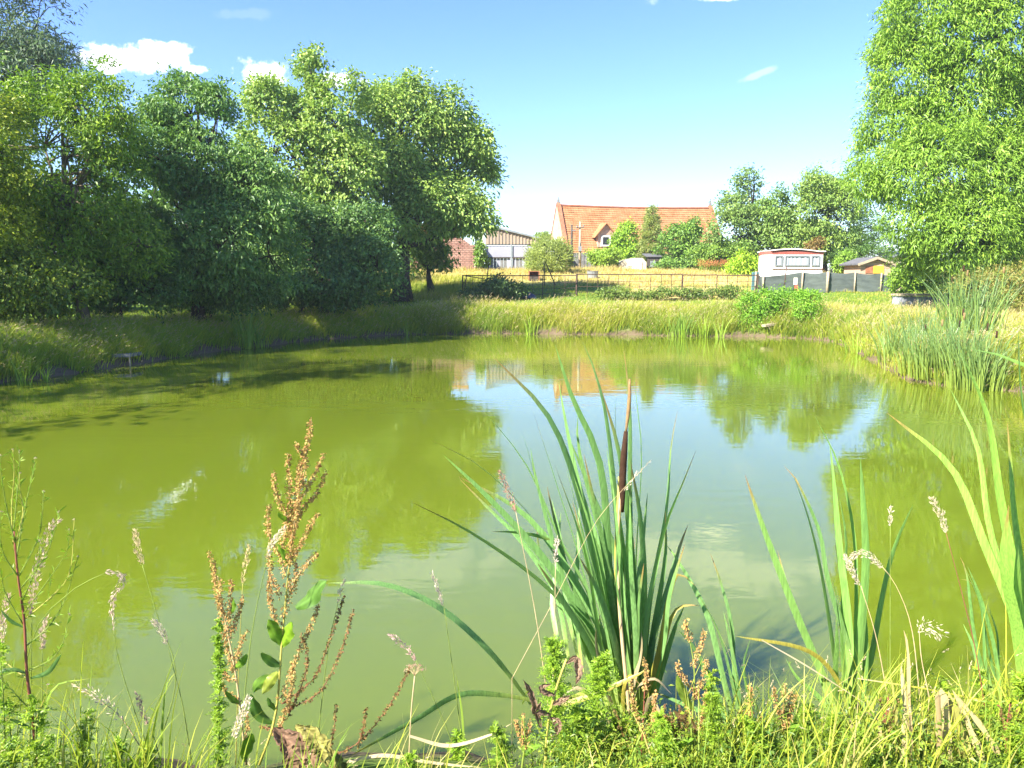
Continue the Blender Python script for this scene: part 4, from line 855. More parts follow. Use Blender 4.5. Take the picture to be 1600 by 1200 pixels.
# little wooden summerhouse with a yellow shutter
D_W = 52.5; xa, xb = P(1344, 420, D_W)[0], P(1391, 420, D_W)[0]; zg = gz(24.5, D_W); ze = P(1367, 413, D_W)[2]; za = P(1367, 404.5, D_W)[2]; xc = (xa + xb) / 2
sh = thing('summerhouse', (xc, D_W, zg), 'small pinkish log summerhouse with a yellow shutter under a shallow gable', 'summerhouse')
nl = 9; hl = (ze - zg) / nl
for k in range(nl):
    m_ = MB(); m_.box((xc, D_W, zg + hl * (k + 0.5)), (xb - xa, 0.09 + 0.01 * (k % 2), hl * 0.92)); m_.obj('plank', M_pinkwood, sh)
for k in range(3):
    w_ = (xb - xa) * (1 - (k + 0.5) / 3); m_ = MB(); m_.box((xc, D_W, ze + (za - ze) * (k + 0.42) / 3), (w_, 0.09, (za - ze) / 3 * 0.9)); m_.obj('plank', M_pinkwood, sh)
m_ = MB(); m_.box((xb - 0.05, D_W + 1.3, (zg + ze) / 2), (0.09, 2.5, ze - zg)); m_.box((xa + 0.05, D_W + 1.3, (zg + ze) / 2), (0.09, 2.5, ze - zg)); m_.box((xc, D_W + 2.5, (zg + ze) / 2), (xb - xa - .2, 0.09, ze - zg)); m_.obj('side_wall', M_pinkwood, sh)
for s in (-1, 1):
    m_ = MB(); e = xc + s * ((xb - xa) / 2 + 0.28); ze2 = ze - (za - ze) * 0.28 / ((xb - xa) / 2)
    q = [(xc + s * 0.002, D_W - 0.25, za + 0.05), (xc + s * 0.002, D_W + 2.8, za + 0.05), (e, D_W + 2.8, ze2 + 0.05), (e, D_W - 0.25, ze2 + 0.05)]; quadface(m_, *q, UP * 0.09).obj('roof', M_roofgrey, sh)
    m_ = MB(); m_.beam((xc, D_W - 0.28, za + 0.06), (e, D_W - 0.28, ze2 + 0.06), 0.04, 0.16); m_.obj('barge_board', M_wood, sh)
a_, b2 = P(1364, 420, D_W)[0], P(1380, 420, D_W)[0]; zs0, zs1 = P(1370, 427, D_W)[2], P(1370, 415.5, D_W)[2]
m_ = MB(); m_.box(((a_ + b2) / 2, D_W - 0.07, (zs0 + zs1) / 2), (b2 - a_, 0.05, zs1 - zs0)); m_.obj('shutter', M_yellow, sh)
a_, b2 = P(1352, 420, D_W)[0], P(1363, 420, D_W)[0]; m_ = MB(); m_.box(((a_ + b2) / 2, D_W - 0.065, (zs0 + zs1) / 2), (b2 - a_, 0.04, zs1 - zs0)); m_.obj('door', M_tile2, sh)

# corrugated roofed shed behind the summerhouse, half hidden by leaves
D_R = 58.0; xa, xb = P(1382, 400, D_R)[0], P(1462, 400, D_R)[0]; zg = gz(29, D_R); zt = P(1400, 402, D_R)[2]; zr = P(1400, 394, D_R + 2)[2]
cs = thing('corrugated_shed', ((xa + xb) / 2, D_R, zg), 'pale shed with a light corrugated roof half hidden behind willow leaves', 'shed')
m_ = MB(); m_.box(((xa + xb) / 2, D_R + 1, (zg + zt) / 2), (xb - xa - 0.3, 2, zt - zg)); m_.obj('wall', M_stone, cs)
nx = 61; xsx = np.linspace(xa, xb, nx); m_ = MB()
vs = [(x, D_R - 0.2, zt + 0.02 + 0.03 * (k % 2)) for k, x in enumerate(xsx)] + [(x, D_R + 2.2, zr + 0.03 * (k % 2)) for k, x in enumerate(xsx)]; vs += [(x, y, z - 0.04) for x, y, z in vs]
m_.add(vs, [(i, i + 1, i + nx + 1, i + nx) for i in range(nx - 1)] + [(i + 2 * nx, i + 3 * nx, i + 3 * nx + 1, i + 2 * nx + 1) for i in range(nx - 1)] + [(i, i + 2 * nx, i + 2 * nx + 1, i + 1) for i in range(nx - 1)]); m_.obj('roof', M_zinc, cs)

# two utility poles
for px, pt, pb, d, lab in ((893, 351, 416, 70, 'dark wooden pole beside the house gable, the shorter of the pair'), (906, 346, 423, 67, 'taller pale pole with a crossarm and insulators before the tiled roof')):
    b0 = P(px, pb, d); t0 = P(px + 0.5, pt, d); zg = gz(b0[0], d) - 0.2
    po = thing('utility_pole', (b0[0], d, zg), lab, 'pole', 'utility poles before the farmhouse')
    m_ = MB(); m_.tube([(b0[0], d, zg), tuple((b0 + t0) / 2), tuple(t0)], [0.13, 0.11, 0.08], 8); m_.obj('shaft', M_darkwood if px == 893 else M_wood, po, True)
    if px == 906:
        m_ = MB(); m_.beam(t0 + np.array([-0.3, -0.1, -0.55]), t0 + np.array([0.3, -0.1, -0.5]), 0.07, 0.09); m_.obj('crossarm', M_darkwood, po)
        for s, dz_ in ((-0.28, -0.5), (0.28, -0.45), (0, -2.0)):
            m_ = MB(); m_.tube([t0 + np.array([s, -0.12, dz_]), t0 + np.array([s, -0.12, dz_ + 0.16])], [0.06, 0.05], 6); m_.obj('insulator', M_grey, po)
        m_ = MB(); m_.box(t0 + np.array([0, -0.16, -2.3]), (0.26, 0.16, 0.42)); m_.obj('junction_box', M_zinc, po)
    else:
        m_ = MB(); m_.tube([t0 + np.array([0, -0.1, -0.5]), t0 + np.array([0.3, -0.1, -0.55]), t0 + np.array([0.36, -0.1, -0.45])], 0.04, 6); m_.obj('insulator', M_grey, po)

# ------------------------------------------------------------------ fences and yard things
def fpt(px, py, d): return P(px, py, d)
fence = thing('rusty_fence', (P(950, 460, 46)[0], 46, gz(6, 46)), 'rusty iron stock fence with a grid of thin bars crossing the meadow', 'fence')
secs = [(723, 848, 430.5, 45.5), (848, 901, 430.5, 45.8), (901, 1066, 428.5, 46.2), (1066, 1120, 429.5, 46.6), (1120, 1184, 430, 47)]
for (q0, q1, top, d), pr in zip(secs, (0.035, 0.022, 0.06, 0.05, 0.03)):
    x0, x1 = P(q0, 445, d)[0], P(q1, 445, d)[0]; zt = P(q0, top, d)[2]; zg = gz(x0, d) - 0.05
    m_ = MB(); m_.tube([(x0, d, zg), (x0, d, zt + 0.03)], pr, 6); m_.obj('post', M_rust, fence)
    m_ = MB(); m_.tube([(x0, d, zt), ((x0 + x1) / 2, d, zt - 0.015), (x1, d, zt)], 0.03, 6); m_.obj('rail', M_rust, fence)
    for f in (0.3, 0.55, 0.8):
        m_ = MB(); z_ = zg + (zt - zg) * (1 - f); m_.tube([(x0, d, z_), ((x0 + x1) / 2, d, z_ - 0.03), (x1, d, z_ + 0.01)], 0.013, 4); m_.obj('wire', M_rust, fence)
    nbar = max(2, round((x1 - x0) / 0.62))
    for k in range(1, nbar):
        x = x0 + (x1 - x0) * k / nbar; m_ = MB(); m_.tube([(x, d, gz(x, d) - 0.02), (x + 0.03 * math.sin(k * 2.7), d, zt)], 0.016, 4); m_.obj('bar', M_rust, fence)
x1, d = P(1184, 445, 47)[0], 47; m_ = MB(); m_.tube([(x1, d, gz(x1, d) - .05), (x1, d, P(1184, 428, 47)[2])], 0.04, 6); m_.obj('post', M_rust, fence)
for (a, b, d, r_, nm, lab, cat, mat) in [((729, 429, 0), (724.5, 462, 0), 45.3, 0.03, 'iron_stake', 'thin iron stake leaning at the ash tree end of the rusty fence', 'stake', M_rust),
    ((764, 412, 0), (760, 440, 0), 46.5, 0.03, 'iron_stake', 'thin upright stake rising from the dark bush', 'stake', M_rust),
    ((852, 409, 0), (868, 446, 0), 48, 0.035, 'wooden_prop', 'thin wooden prop leaning behind the rusty fence near the feathery bush', 'prop', M_darkwood),
    ((850, 408, 0), (850.5, 446, 0), 48.2, 0.035, 'wooden_stake', 'upright dark stake beside the leaning prop', 'stake', M_darkwood),
    ((1229, 416, 0), (1225, 452, 0), 47.3, 0.035, 'iron_stake', 'tall thin dark stake in front of the mobile home', 'stake', M_rust),
    ((1432, 431, 0), (1401, 455, 0), 43.5, 0.05, 'leaning_pole', 'pale pole lying slanted against the bramble mound', 'pole', M_wood)]:
    p0, p1 = P(a[0], a[1], d), P(b[0], b[1], d); m_ = MB(); m_.tube([p1, (p0 + p1) / 2, p0], [r_, r_, r_ * 0.8], 6)
    tag(m_.obj(nm, mat, None, True), lab, cat)
# sloping prop inside first fence bay
m_ = MB(); m_.tube([P(727, 431, 45.3), P(758, 436, 45.3)], 0.025, 5); m_.obj('brace', M_rust, fence)

# shade-net fence
nf = thing('net_fence', (P(1290, 445, 48)[0], 48, gz(19.5, 48)), 'grey-green shade netting stretched between pale posts in front of the mobile home', 'fence')
posts = [(1180, 424.5, 452, 47.6), (1192, 432, 452, 47.6), (1253, 425, 452, 48), (1292.5, 424.5, 452, 48), (1335, 425.5, 452, 48.3), (1376, 427, 453, 48.5), (1404, 431, 453, 48.6)]
for k, (px, pt, pb, d) in enumerate(posts):
    x = P(px, 440, d)[0]; zt = P(px, pt, d)[2]; m_ = MB(); m_.tube([(x, d - 0.06, gz(x, d) - 0.1), (x + 0.01, d - 0.06, zt + 0.02)], (0.085 if k in (3,) else 0.05), 7); m_.obj('post', M_wood, nf, True)
for k in range(len(posts) - 1):
    (q0, t0, b0_, d0), (q1, t1, b1_, d1) = posts[k], posts[k + 1]; nx_, nz_ = 14, 7; vs = []
    for j in range(nz_):
        for i in range(nx_):
            u, w = i / (nx_ - 1), j / (nz_ - 1); d = d0 + (d1 - d0) * u; x = P(q0 + (q1 - q0) * u, 440, d)[0]
            zt = P(q0, t0, d0)[2] * (1 - u) + P(q1, t1, d1)[2] * u - 0.10 * math.sin(math.pi * u) * (1 if k != 1 else 0.5); zb_ = gz(x, d) + 0.02
            vs.append((x, d + 0.03 * math.sin(w * 16 + u * 3 + k) * math.sin(math.pi * u) ** 0.5 + 0.035 * math.sin(u * 7 + w * 3 + k * 2), zb_ + (zt - zb_) * w))
    m_ = MB(); m_.add(vs, [(j * nx_ + i, j * nx_ + i + 1, (j + 1) * nx_ + i + 1, (j + 1) * nx_ + i) for j in range(nz_ - 1) for i in range(nx_ - 1)])
    m_.obj('netting', M_net, nf, True)
# teal sheets and corner of the enclosure
m_ = MB(); a_ = P(1174, 440, 49); b_ = P(1186, 440, 49); m_.box(((a_[0] + b_[0]) / 2, 49, (gz(a_[0], 49) + P(1180, 425, 49)[2]) / 2), (b_[0] - a_[0], 0.05, P(1180, 425, 49)[2] - gz(a_[0], 49)), (nrm(np.array([1.0, .3, 0])), nrm(np.array([-.3, 1.0, 0])), UP))
tag(m_.obj('metal_sheet', M_teal), 'blue-grey metal sheet standing at the netting corner beside the lime shrub', 'metal sheet')
mk_ = thing('marker_post', (P(1244, 450, 46.5)[0], 46.5, gz(17, 46.5)), 'short white marker post with a red foot before the netting', 'post')
x = P(1243, 440, 46.5)[0]; z0 = gz(17, 46.5) - 0.05; z1 = P(1243, 445, 46.5)[2]; z2 = P(1243, 434, 46.5)[2]
m_ = MB(); m_.box((x + 0.05, 46.5, (z0 + z1) / 2), (0.16, 0.14, z1 - z0)); m_.obj('foot', M_red, mk_)
m_ = MB(); m_.box((x, 46.5, (z2 + z1) / 2 + 0.003), (0.18, 0.12, z2 - z1)); m_.obj('shaft', M_cream, mk_)

# wooden hay box and tub in the field
D_K = 54.0; x0, x1 = P(826, 430, D_K)[0], P(843, 430, D_K)[0]; z0 = P(830, 437, D_K)[2] - 0.15; z1 = P(830, 423.5, D_K)[2]; bx = thing('wooden_crate', ((x0 + x1) / 2, D_K, z0), 'open brown wooden crate standing in the dry grass', 'crate')
for nm, c_, s_ in (('side_board', (x0 + 0.03, 0.4, 0.5), (0.06, 0.8, 1)), ('side_board', (x1 - 0.03, 0.4, 0.5), (0.06, 0.8, 1)), ('back_board', ((x0 + x1) / 2, 0.78, 0.5), (x1 - x0 - 0.13, 0.05, 1)), ('top_board', ((x0 + x1) / 2, 0.4, 0.97), (x1 - x0 - 0.13, 0.74, 0.06)), ('front_board', ((x0 + x1) / 2, 0.02, 0.25), (x1 - x0 - 0.13, 0.04, 0.5))):
    m_ = MB(); m_.box((c_[0], D_K + c_[1], z0 + (z1 - z0) * c_[2]), (s_[0], s_[1], (z1 - z0) * s_[2])); m_.obj(nm, M_tile2 if nm != 'front_board' else M_darkwood, bx)
D_T = 56.0; x0, x1 = P(917, 430, D_T)[0], P(935, 430, D_T)[0]; z0 = gz(5, D_T); z1 = P(925, 424, D_T)[2]
tub = thing('water_trough', ((x0 + x1) / 2, D_T, z0), 'pale blue-grey tub in the field just behind the rusty fence', 'trough')
m_ = MB(); rng_ = 14
for (r0, za_) in ((0.30, 0), (0.36, z1 - z0)): pass
c_ = np.array([(x0 + x1) / 2, D_T]); hx = (x1 - x0) / 2
ang = np.linspace(0, 2 * np.pi, rng_, endpoint=False)
rings = [(0.86, 0), (1.0, z1 - z0), (0.93, z1 - z0), (0.8, 0.1)]
vs = [(c_[0] + math.cos(a) * hx * k, c_[1] + math.sin(a) * 0.35 * k, z0 + z_) for k, z_ in rings for a in ang]
m_.add(vs, [(r * rng_ + i, r * rng_ + (i + 1) % rng_, (r + 1) * rng_ + (i + 1) % rng_, (r + 1) * rng_ + i) for r in range(3) for i in range(rng_)] + [tuple(range(3 * rng_, 4 * rng_))]); m_.obj('basin', M_zinc, tub)
m_ = MB(); m_.tube([(c_[0] + math.cos(a) * hx, c_[1] + math.sin(a) * 0.35, z1) for a in np.linspace(0, 2 * np.pi, 15)], 0.025, 5); m_.obj('rim', M_grey, tub)
m_ = MB(); tg = np.random.default_rng(2); nx_ = 9; vs = []
for j in range(5):
    for i in range(nx_):
        x = P(814 + 24 * i / (nx_ - 1), 455, 45.2)[0]; y = 44.8 + j * 0.25; vs.append((x, y, gz(x, y) + 0.05 + 0.28 * math.sin(math.pi * j / 4) * math.sin(math.pi * i / (nx_ - 1)) + tg.uniform(0, 0.05)))
m_.add(vs, [(j * nx_ + i, j * nx_ + i + 1, (j + 1) * nx_ + i + 1, (j + 1) * nx_ + i) for j in range(4) for i in range(nx_ - 1)])
tag(m_.obj('tarpaulin', M_blue, None, True), 'dark blue tarpaulin crumpled on the grass beside the dark bush', 'tarpaulin')
# orange flower bed
fb = thing('flower_bed', (P(1125, 425, 61)[0], 61, gz(16.5, 61)), 'bed of orange flowers in front of the dark garden shrub', 'flower bed')
rf = np.random.default_rng(4); N = 260; pts = np.column_stack([rf.uniform(P(1092, 420, 61)[0], P(1143, 420, 61)[0], N), rf.uniform(60.6, 61.6, N)]); base = np.column_stack([pts, ground_z(pts)])
hh = rf.uniform(0.55, 0.95, N); V, Q, C = blade_quads(base, hh, 0.05, nrm(rf.normal(size=(N, 2))), rf.uniform(0.1, 0.5, N), 4, np.tile([0.12, 0.2, 0.02], (N, 1)), np.tile([0.2, 0.26, 0.03], (N, 1))); tag(quads_obj('stalk', V, Q, M_blade, fb, C), None, None, None, 'stuff')
pos = np.repeat(base + UP * hh[:, None] * 0.9, 5, 0) + rf.normal(size=(N * 5, 3)) * 0.10; V, Q = leaf_quads(pos, rf.normal(size=(N * 5, 3)) + UP * 0.4, rf.normal(size=(N * 5, 3)), 0.085, 0.05); C = np.tile([0.50, 0.22, 0.09], (len(V), 1)) * np.repeat(rf.uniform(0.7, 1.2, (N * 5, 1)), 4, 0)
tag(quads_obj('blossom', V, Q, M_seed, fb, C), None, None, None, 'stuff')

# low platform at the foot of the willow
D_P = 40.0; x0, x1 = P(1409, 465, D_P)[0], P(1500, 465, D_P)[0]; zt = P(1440, 459, D_P)[2]; z0 = gz(22, D_P) - 0.1
pf = thing('low_platform', ((x0 + x1) / 2, D_P, z0), 'low grey block platform with a tan plank top under the willow', 'platform')
m_ = MB(); m_.box(((x0 + x1) / 2, D_P + 0.6, (z0 + zt - 0.16) / 2), (x1 - x0 - 0.15, 1.1, zt - 0.16 - z0)); m_.obj('base', M_sheet, pf)
for k in range(6):
    m_ = MB(); m_.box(((x0 + x1) / 2 + 0.04 * math.sin(k * 3), D_P + 0.02 + 0.22 * k, zt - 0.06 + 0.01 * math.sin(k * 5)), (x1 - x0, 0.20, 0.10)); m_.obj('plank', M_wood, pf)
# plank jetties
for (a, b, d0, w_, lab, mat) in (((1193, 509), (1232, 503), 32.9, 0.26, 'pale old plank jutting from the nettles over the far bank', M_wood), ((1237, 502), (1254, 501), 33.0, 0.30, 'short grey board lying on the bank beside the old plank', M_grey)):
    p0, p1 = P(*a, d0), P(*b, d0 + 0.5); t_ = thing('landing_plank', (p0 + p1) / 2, lab, 'plank', 'planks on the far bank')
    m_ = MB(); m_.beam(p0, p1, w_, 0.09); m_.obj('board', mat, t_)
    m_ = MB(); q = p0 * 0.8 + p1 * 0.2 - UP * 0.06; m_.tube([q - UP * 0.4, q], 0.04, 6); m_.obj('stake', M_darkwood, t_)
# fishing stage on the shaded bank
d0 = G(200, 575)[1] + 0.6; p0, p1 = P(168, 556, d0), P(203, 555, d0); st = thing('landing_stage', (p0 + p1) / 2, 'small grey board stage on stakes jutting from the shaded bank', 'landing stage')
for k in range(3):
    m_ = MB(); m_.box(((p0 + p1) / 2 + np.array([0.02 * k, 0.05 + 0.24 * k, 0.0])), (p1[0] - p0[0], 0.22, 0.09)); m_.obj('plank', M_grey, st)
for px, t_ in ((206, 0.06),):
    q = P(px, 556, d0); m_ = MB(); m_.tube([(q[0], q[1] - 0.12, -0.5), (q[0] - 0.02, q[1] - 0.1, q[2] + t_)], 0.022, 6); m_.obj('stake', M_wood, st)
# ------------------------------------------------------------------ reeds and herbs on the near shore
RF = np.random.default_rng(77)
REED_B, REED_M, REED_T = np.array([0.300, 0.380, 0.080]), np.array([0.150, 0.285, 0.085]), np.array([0.190, 0.320, 0.085])
BROWN_T = np.array([0.30, 0.17, 0.06]); YELLOW = np.array([0.42, 0.36, 0.06]); STRAW = np.array([0.52, 0.42, 0.24])

def curve3(px_pts, d0, d1, K):
    """smooth 3-D curve through a few sighted points, going from depth d0 to d1"""
    p = np.asarray(px_pts, float); n = len(p); L = np.concatenate([[0], np.cumsum(np.linalg.norm(np.diff(p, axis=0), axis=1))]); L /= L[-1]
    ext = np.vstack([2 * p[0] - p[1], p, 2 * p[-1] - p[-2]]); t = np.linspace(0, 1, K); out = []
    for u in t:
        i = min(np.searchsorted(L, u, 'right') - 1, n - 2); f = (u - L[i]) / max(L[i + 1] - L[i], 1e-6)
        a, b, c, e = ext[i], ext[i + 1], ext[i + 2], ext[i + 3]
        q = 0.5 * ((2 * b) + (-a + c) * f + (2 * a - 5 * b + 4 * c - e) * f * f + (-a + 3 * b - 3 * c + e) * f ** 3)
        out.append(P(q[0], q[1], d0 + (d1 - d0) * u))
    return np.array(out)

def strap(pts, width, twist0, twist1, c0, c1, c2, prof=None, fold=0.22, dir0=None):
    """strap leaf with a shallow V section; width in metres"""
    K = len(pts); t = np.linspace(0, 1, K); tan = nrm(np.gradient(pts, axis=0)); view = nrm(pts - CAM)
    sd = nrm(np.cross(tan, view)); n2 = nrm(np.cross(sd, tan)); ang = np.radians(twist0 + (twist1 - twist0) * t)[:, None]
    s = sd * np.cos(ang) + n2 * np.sin(ang); nn = nrm(np.cross(s, tan))
    w = (width * ((0.62 + 0.38 * sstep(0, 0.3, t)) * np.clip(1 - t ** 4.2, 0.02, 1) ** 0.9 if prof is None else prof(t)) / 2)[:, None]
    V = np.stack([pts - s * w + nn * w * fold, pts, pts + s * w + nn * w * fold], 1).reshape(-1, 3)
    i = np.arange(K - 1)[:, None] * 3; Q = np.concatenate([np.concatenate([i, i + 1, i + 4, i + 3], 1), np.concatenate([i + 1, i + 2, i + 5, i + 4], 1)])
    a = sstep(0.0, 0.35, t)[:, None]; b = sstep(0.80, 1.0, t)[:, None]
    C = (np.asarray(c0) * (1 - a) + np.asarray(c1) * a) * (1 - b) + np.asarray(c2) * b
    return V, Q, np.repeat(C, 3, 0)

def reed_leaf(root, px_pts, d0, d1, wpx, rng, twist=None, c1=None, c2=None, c0=None):
    px_pts = [list(q) for q in px_pts]
    for q in px_pts[1:-1]: q[0] += rng.normal(0, 4)
    pts = curve3(px_pts, d0, d1, 16); w = wpx * 0.76 * (d0 + d1) / 2 / FPX
    a = rng.uniform(-82, 82) if twist is None else twist; v = rng.uniform(0.82, 1.18)
    V, Q, C = strap(pts, w, a, a + rng.uniform(-50, 50), (REED_B if c0 is None else c0), (REED_M * v if c1 is None else c1), ((REED_T * v if rng.random() < 0.6 else BROWN_T) if c2 is None else c2))
    return quads_obj('leaf', V, Q, M_reed, root, C, True)

def spike_head(root, px_pts, d, r, col, name='flower_spike', n=9):
    pts = curve3(px_pts, d, d, 8); m_ = MB(); t = np.linspace(0, 1, 8); m_.tube(pts, r * np.clip(np.sin(np.pi * np.clip(t, 0.06, 0.94)) ** 0.35, 0.2, 1), n); return m_.obj(name, col, root, True)

M_spike = solid('brown_reedmace_velvet', (0.055, 0.030, 0.019), 0.95, 0.3, 40, 0.05, 0.5)
M_pollen = solid('dry_pale_reedmace_tip', (0.27, 0.17, 0.08), 0.95, 0.3, 40, 0.05, 0.5)
M_stemg = solid('green_stem', (0.17, 0.22, 0.04), 0.6, 0.25, 10, 0.25)
M_stemy = solid('yellow_green_stem', (0.36, 0.32, 0.07), 0.6, 0.25, 10, 0.25)
M_stemr = solid('red_brown_stem', (0.20, 0.065, 0.04), 0.6, 0.3, 10, 0.25)
M_stemt = solid('tan_dry_stem', (0.46, 0.34, 0.18), 0.8, 0.25, 10, 0.15)

def clump(label, base_px, d, group='reedmace clumps on the near shore'):
    b = P(base_px[0], base_px[1], d); return thing('reedmace_clump', (b[0], d, min(b[2], 0.3)), label, 'reedmace', group)

# --- the big middle clump
D = 4.05; r1 = clump('largest reedmace clump, with a brown flower spike and leaves fanning both ways', (972, 1135), D)
big = [  # control pixels from base to tip, width px, depth shift of tip
 ([(985, 1130), (960, 980), (930, 740), (900, 620), (867, 538)], 17, -.25), ([(980, 1130), (950, 960), (905, 770), (850, 650), (773, 560)], 18, -.35), ([(988, 1130), (975, 900), (952, 680), (930, 590), (910, 533)], 13, .2),
 ([(992, 1130), (985, 800), (987, 640), (975, 548)], 12, .25), ([(975, 1130), (930, 950), (880, 850), (820, 730), (757, 642)], 17, .3), ([(972, 1130), (920, 980), (850, 840), (760, 735), (674, 688)], 15, .35),
 ([(970, 1130), (925, 990), (860, 880), (770, 780), (694, 712)], 17, -.2), ([(968, 1130), (925, 1010), (850, 915), (740, 835), (644, 785)], 18, -.45), ([(978, 1130), (945, 1000), (880, 880), (800, 800), (717, 745)], 16, .1),
 ([(965, 1120), (900, 940), (850, 800), (830, 720), (816, 676)], 9, .3), ([(975, 1130), (940, 900), (905, 760), (885, 660), (873, 597)], 14, .15), ([(982, 1130), (950, 900), (925, 800), (908, 700), (903, 648)], 16, -.1),
 ([(985, 1130), (965, 900), (925, 760), (887, 680)], 15, .2), ([(995, 1130), (985, 900), (960, 720), (941, 612)], 15, -.1), ([(998, 1130), (985, 850), (970, 700), (961, 612)], 12, .2),
 ([(1000, 1130), (998, 900), (1000, 720), (996, 640), (990, 585)], 20, .05), ([(1000, 1130), (1012, 950), (1035, 800), (1052, 700), (1059, 640)], 14, .3), ([(1002, 1130), (1015, 960), (1045, 830), (1065, 760), (1088, 703)], 15, -.2),
 ([(1005, 1130), (1018, 1000), (1040, 920), (1060, 860), (1075, 820)], 15, .2), ([(960, 1115), (910, 900), (870, 760), (848, 690), (832, 640)], 12, -.1), ([(955, 1115), (880, 950), (820, 850), (770, 800), (718, 748)], 13, .35),
 ([(950, 1110), (890, 930), (865, 830), (838, 745), (829, 700)], 11, .1), ([(990, 1130), (975, 950), (960, 800), (948, 700)], 17, -.3), ([(980, 1130), (960, 980), (930, 860), (895, 740)], 16, -.35),
 ([(995, 1130), (1005, 950), (1000, 820), (985, 720)], 17, -.25), ([(1000, 1130), (1020, 1000), (1035, 880), (1040, 800)], 13, .1), ([(985, 1130), (990, 980), (1000, 860), (1012, 770)], 14, .3), ([(970, 1130), (935, 1030), (890, 950), (840, 880)], 16, -.3),
 ([(965, 1130), (940, 1040), (905, 980), (850, 930)], 14, .2), ([(975, 1130), (955, 1000), (945, 880), (950, 790)], 16, .15), ([(1004, 1130), (1030, 1010), (1045, 930), (1070, 850)], 12, -.2), ([(990, 1130), (972, 1010), (955, 920), (925, 830)], 17, -.15),
 ([(960, 1130), (935, 1010), (890, 900), (862, 800), (855, 760)], 13, .25), ([(978, 1130), (965, 1020), (940, 930), (905, 870)], 16, -.4), ([(905, 1040), (880, 930), (868, 850), (862, 780)], 10, .4), ([(890, 1040), (868, 940), (850, 880), (838, 820)], 10, .5),
 ([(880, 1040), (872, 950), (870, 880), (876, 800)], 11, .4), ([(910, 1050), (900, 960), (897, 870), (905, 790)], 12, .3), ([(1010, 1130), (1035, 1050), (1052, 985), (1070, 945)], 13, .1)]
for k, (pp, w, dd) in enumerate(big):
    tipc = BROWN_T if k in (3, 5, 7, 13, 20, 16) else None
    reed_leaf(r1, pp, D + RF.uniform(-.08, .08), D + dd, w, RF, c2=tipc)
for pp, w, dd in (([(1000, 1120), (1025, 1020), (1045, 935), (1062, 897), (1086, 915)], 13, -.1), ([(1008, 1120), (1030, 1030), (1050, 965), (1068, 946), (1096, 947)], 13, .1), ([(975, 1130), (968, 1080), (980, 1055), (1000, 1070)], 9, -.3)):
    reed_leaf(r1, pp, D, D + dd, w, RF, 10, c1=YELLOW * 0.8, c2=np.array([0.48, 0.3, 0.12]))
reed_leaf(r1, [(830, 1100), (770, 1020), (690, 950), (600, 913), (512, 911)], D - .2, D - .5, 14, RF, -35, c2=np.array([0.28, 0.36, 0.12]))
reed_leaf(r1, [(835, 1095), (780, 1086), (720, 1087), (640, 1125), (546, 1182)], D - .3, D - .7, 14, RF, 25, c2=YELLOW * 0.9)
reed_leaf(r1, [(872, 850), (840, 838), (800, 832), (767, 831)], D + .1, D, 9, RF, 20)
reed_leaf(r1, [(930, 1075), (880, 1100), (930, 1085), (1000, 1050), (1010, 1045)], D - .35, D - .4, 13, RF, 20, c1=YELLOW * 0.8, c2=YELLOW)
m_ = MB(); pts = curve3([(985, 1130), (968, 950), (966, 840), (973, 725)], D - .15, D - .15, 12); m_.tube(pts, np.linspace(0.011, 0.008, 12), 7); m_.obj('stem', M_stemt, r1, True)
spike_head(r1, [(972, 800), (973, 740), (978, 674)], D - .15, 0.019, M_spike)
spike_head(r1, [(978, 676), (983, 630), (984, 592)], D - .15, 0.010, M_pollen, 'dry_tip')
m_ = MB(); pts = curve3([(978, 1120), (966, 980), (962, 880), (968, 745)], D + .05, D + .05, 10); m_.tube(pts, 0.009, 6); m_.obj('stem', M_stemy, r1, True)

for k in range(16):
    x0 = RF.uniform(950, 1010); t = RF.uniform(-1, 1); tp = 640 + RF.uniform(40, 260)
    reed_leaf(r1, [(x0, 1130), (x0 - 10 + 25 * t, 1000), (x0 - 20 + 45 * t, (1000 + tp) / 2), (x0 - 32 + 75 * t, tp)], D + RF.uniform(-.1, .1), D + RF.uniform(-.4, .4), RF.uniform(9, 14), RF)
for k, pp in enumerate([[(985, 1140), (1000, 1080), (1025, 1060), (1050, 1085)], [(970, 1140), (945, 1060), (935, 1000), (938, 960)], [(960, 1140), (930, 1090), (900, 1075), (870, 1100)], [(1000, 1140), (1012, 1090), (1030, 1100), (1048, 1150)], [(975, 1140), (990, 1070), (996, 1020), (1002, 985)]]):
    reed_leaf(r1, pp, D - .1, D - .15, 11, RF, c0=STRAW * 0.8, c1=STRAW * 0.75, c2=STRAW * 0.6)
# --- clump beside it leaning to the shaded side
D = 3.95; r2 = clump('thin reedmace clump with narrow leaves, between the largest clump and the straight one', (1160, 1165), D)
for pp, w, dd in [([(1168, 1165), (1155, 1080), (1140, 980), (1125, 910), (1110, 865)], 9, .2), ([(1162, 1165), (1140, 1060), (1115, 980), (1085, 920)], 12, -.1), ([(1158, 1165), (1135, 1070), (1105, 960), (1060, 880), (1040, 850)], 13, .2), ([(1165, 1165), (1150, 1050), (1135, 990), (1130, 955)], 9, .1),
                  ([(1155, 1165), (1120, 1080), (1080, 1010), (1060, 985)], 13, -.2), ([(1172, 1165), (1168, 1090), (1165, 1040), (1172, 1000)], 9, 0), ([(1150, 1165), (1125, 1100), (1100, 1050), (1085, 1000)], 12, .3), ([(1150, 1165), (1110, 1120), (1060, 1095), (1020, 1080)], 10, .1)]:
    reed_leaf(r2, pp, D, D + dd, w, RF)
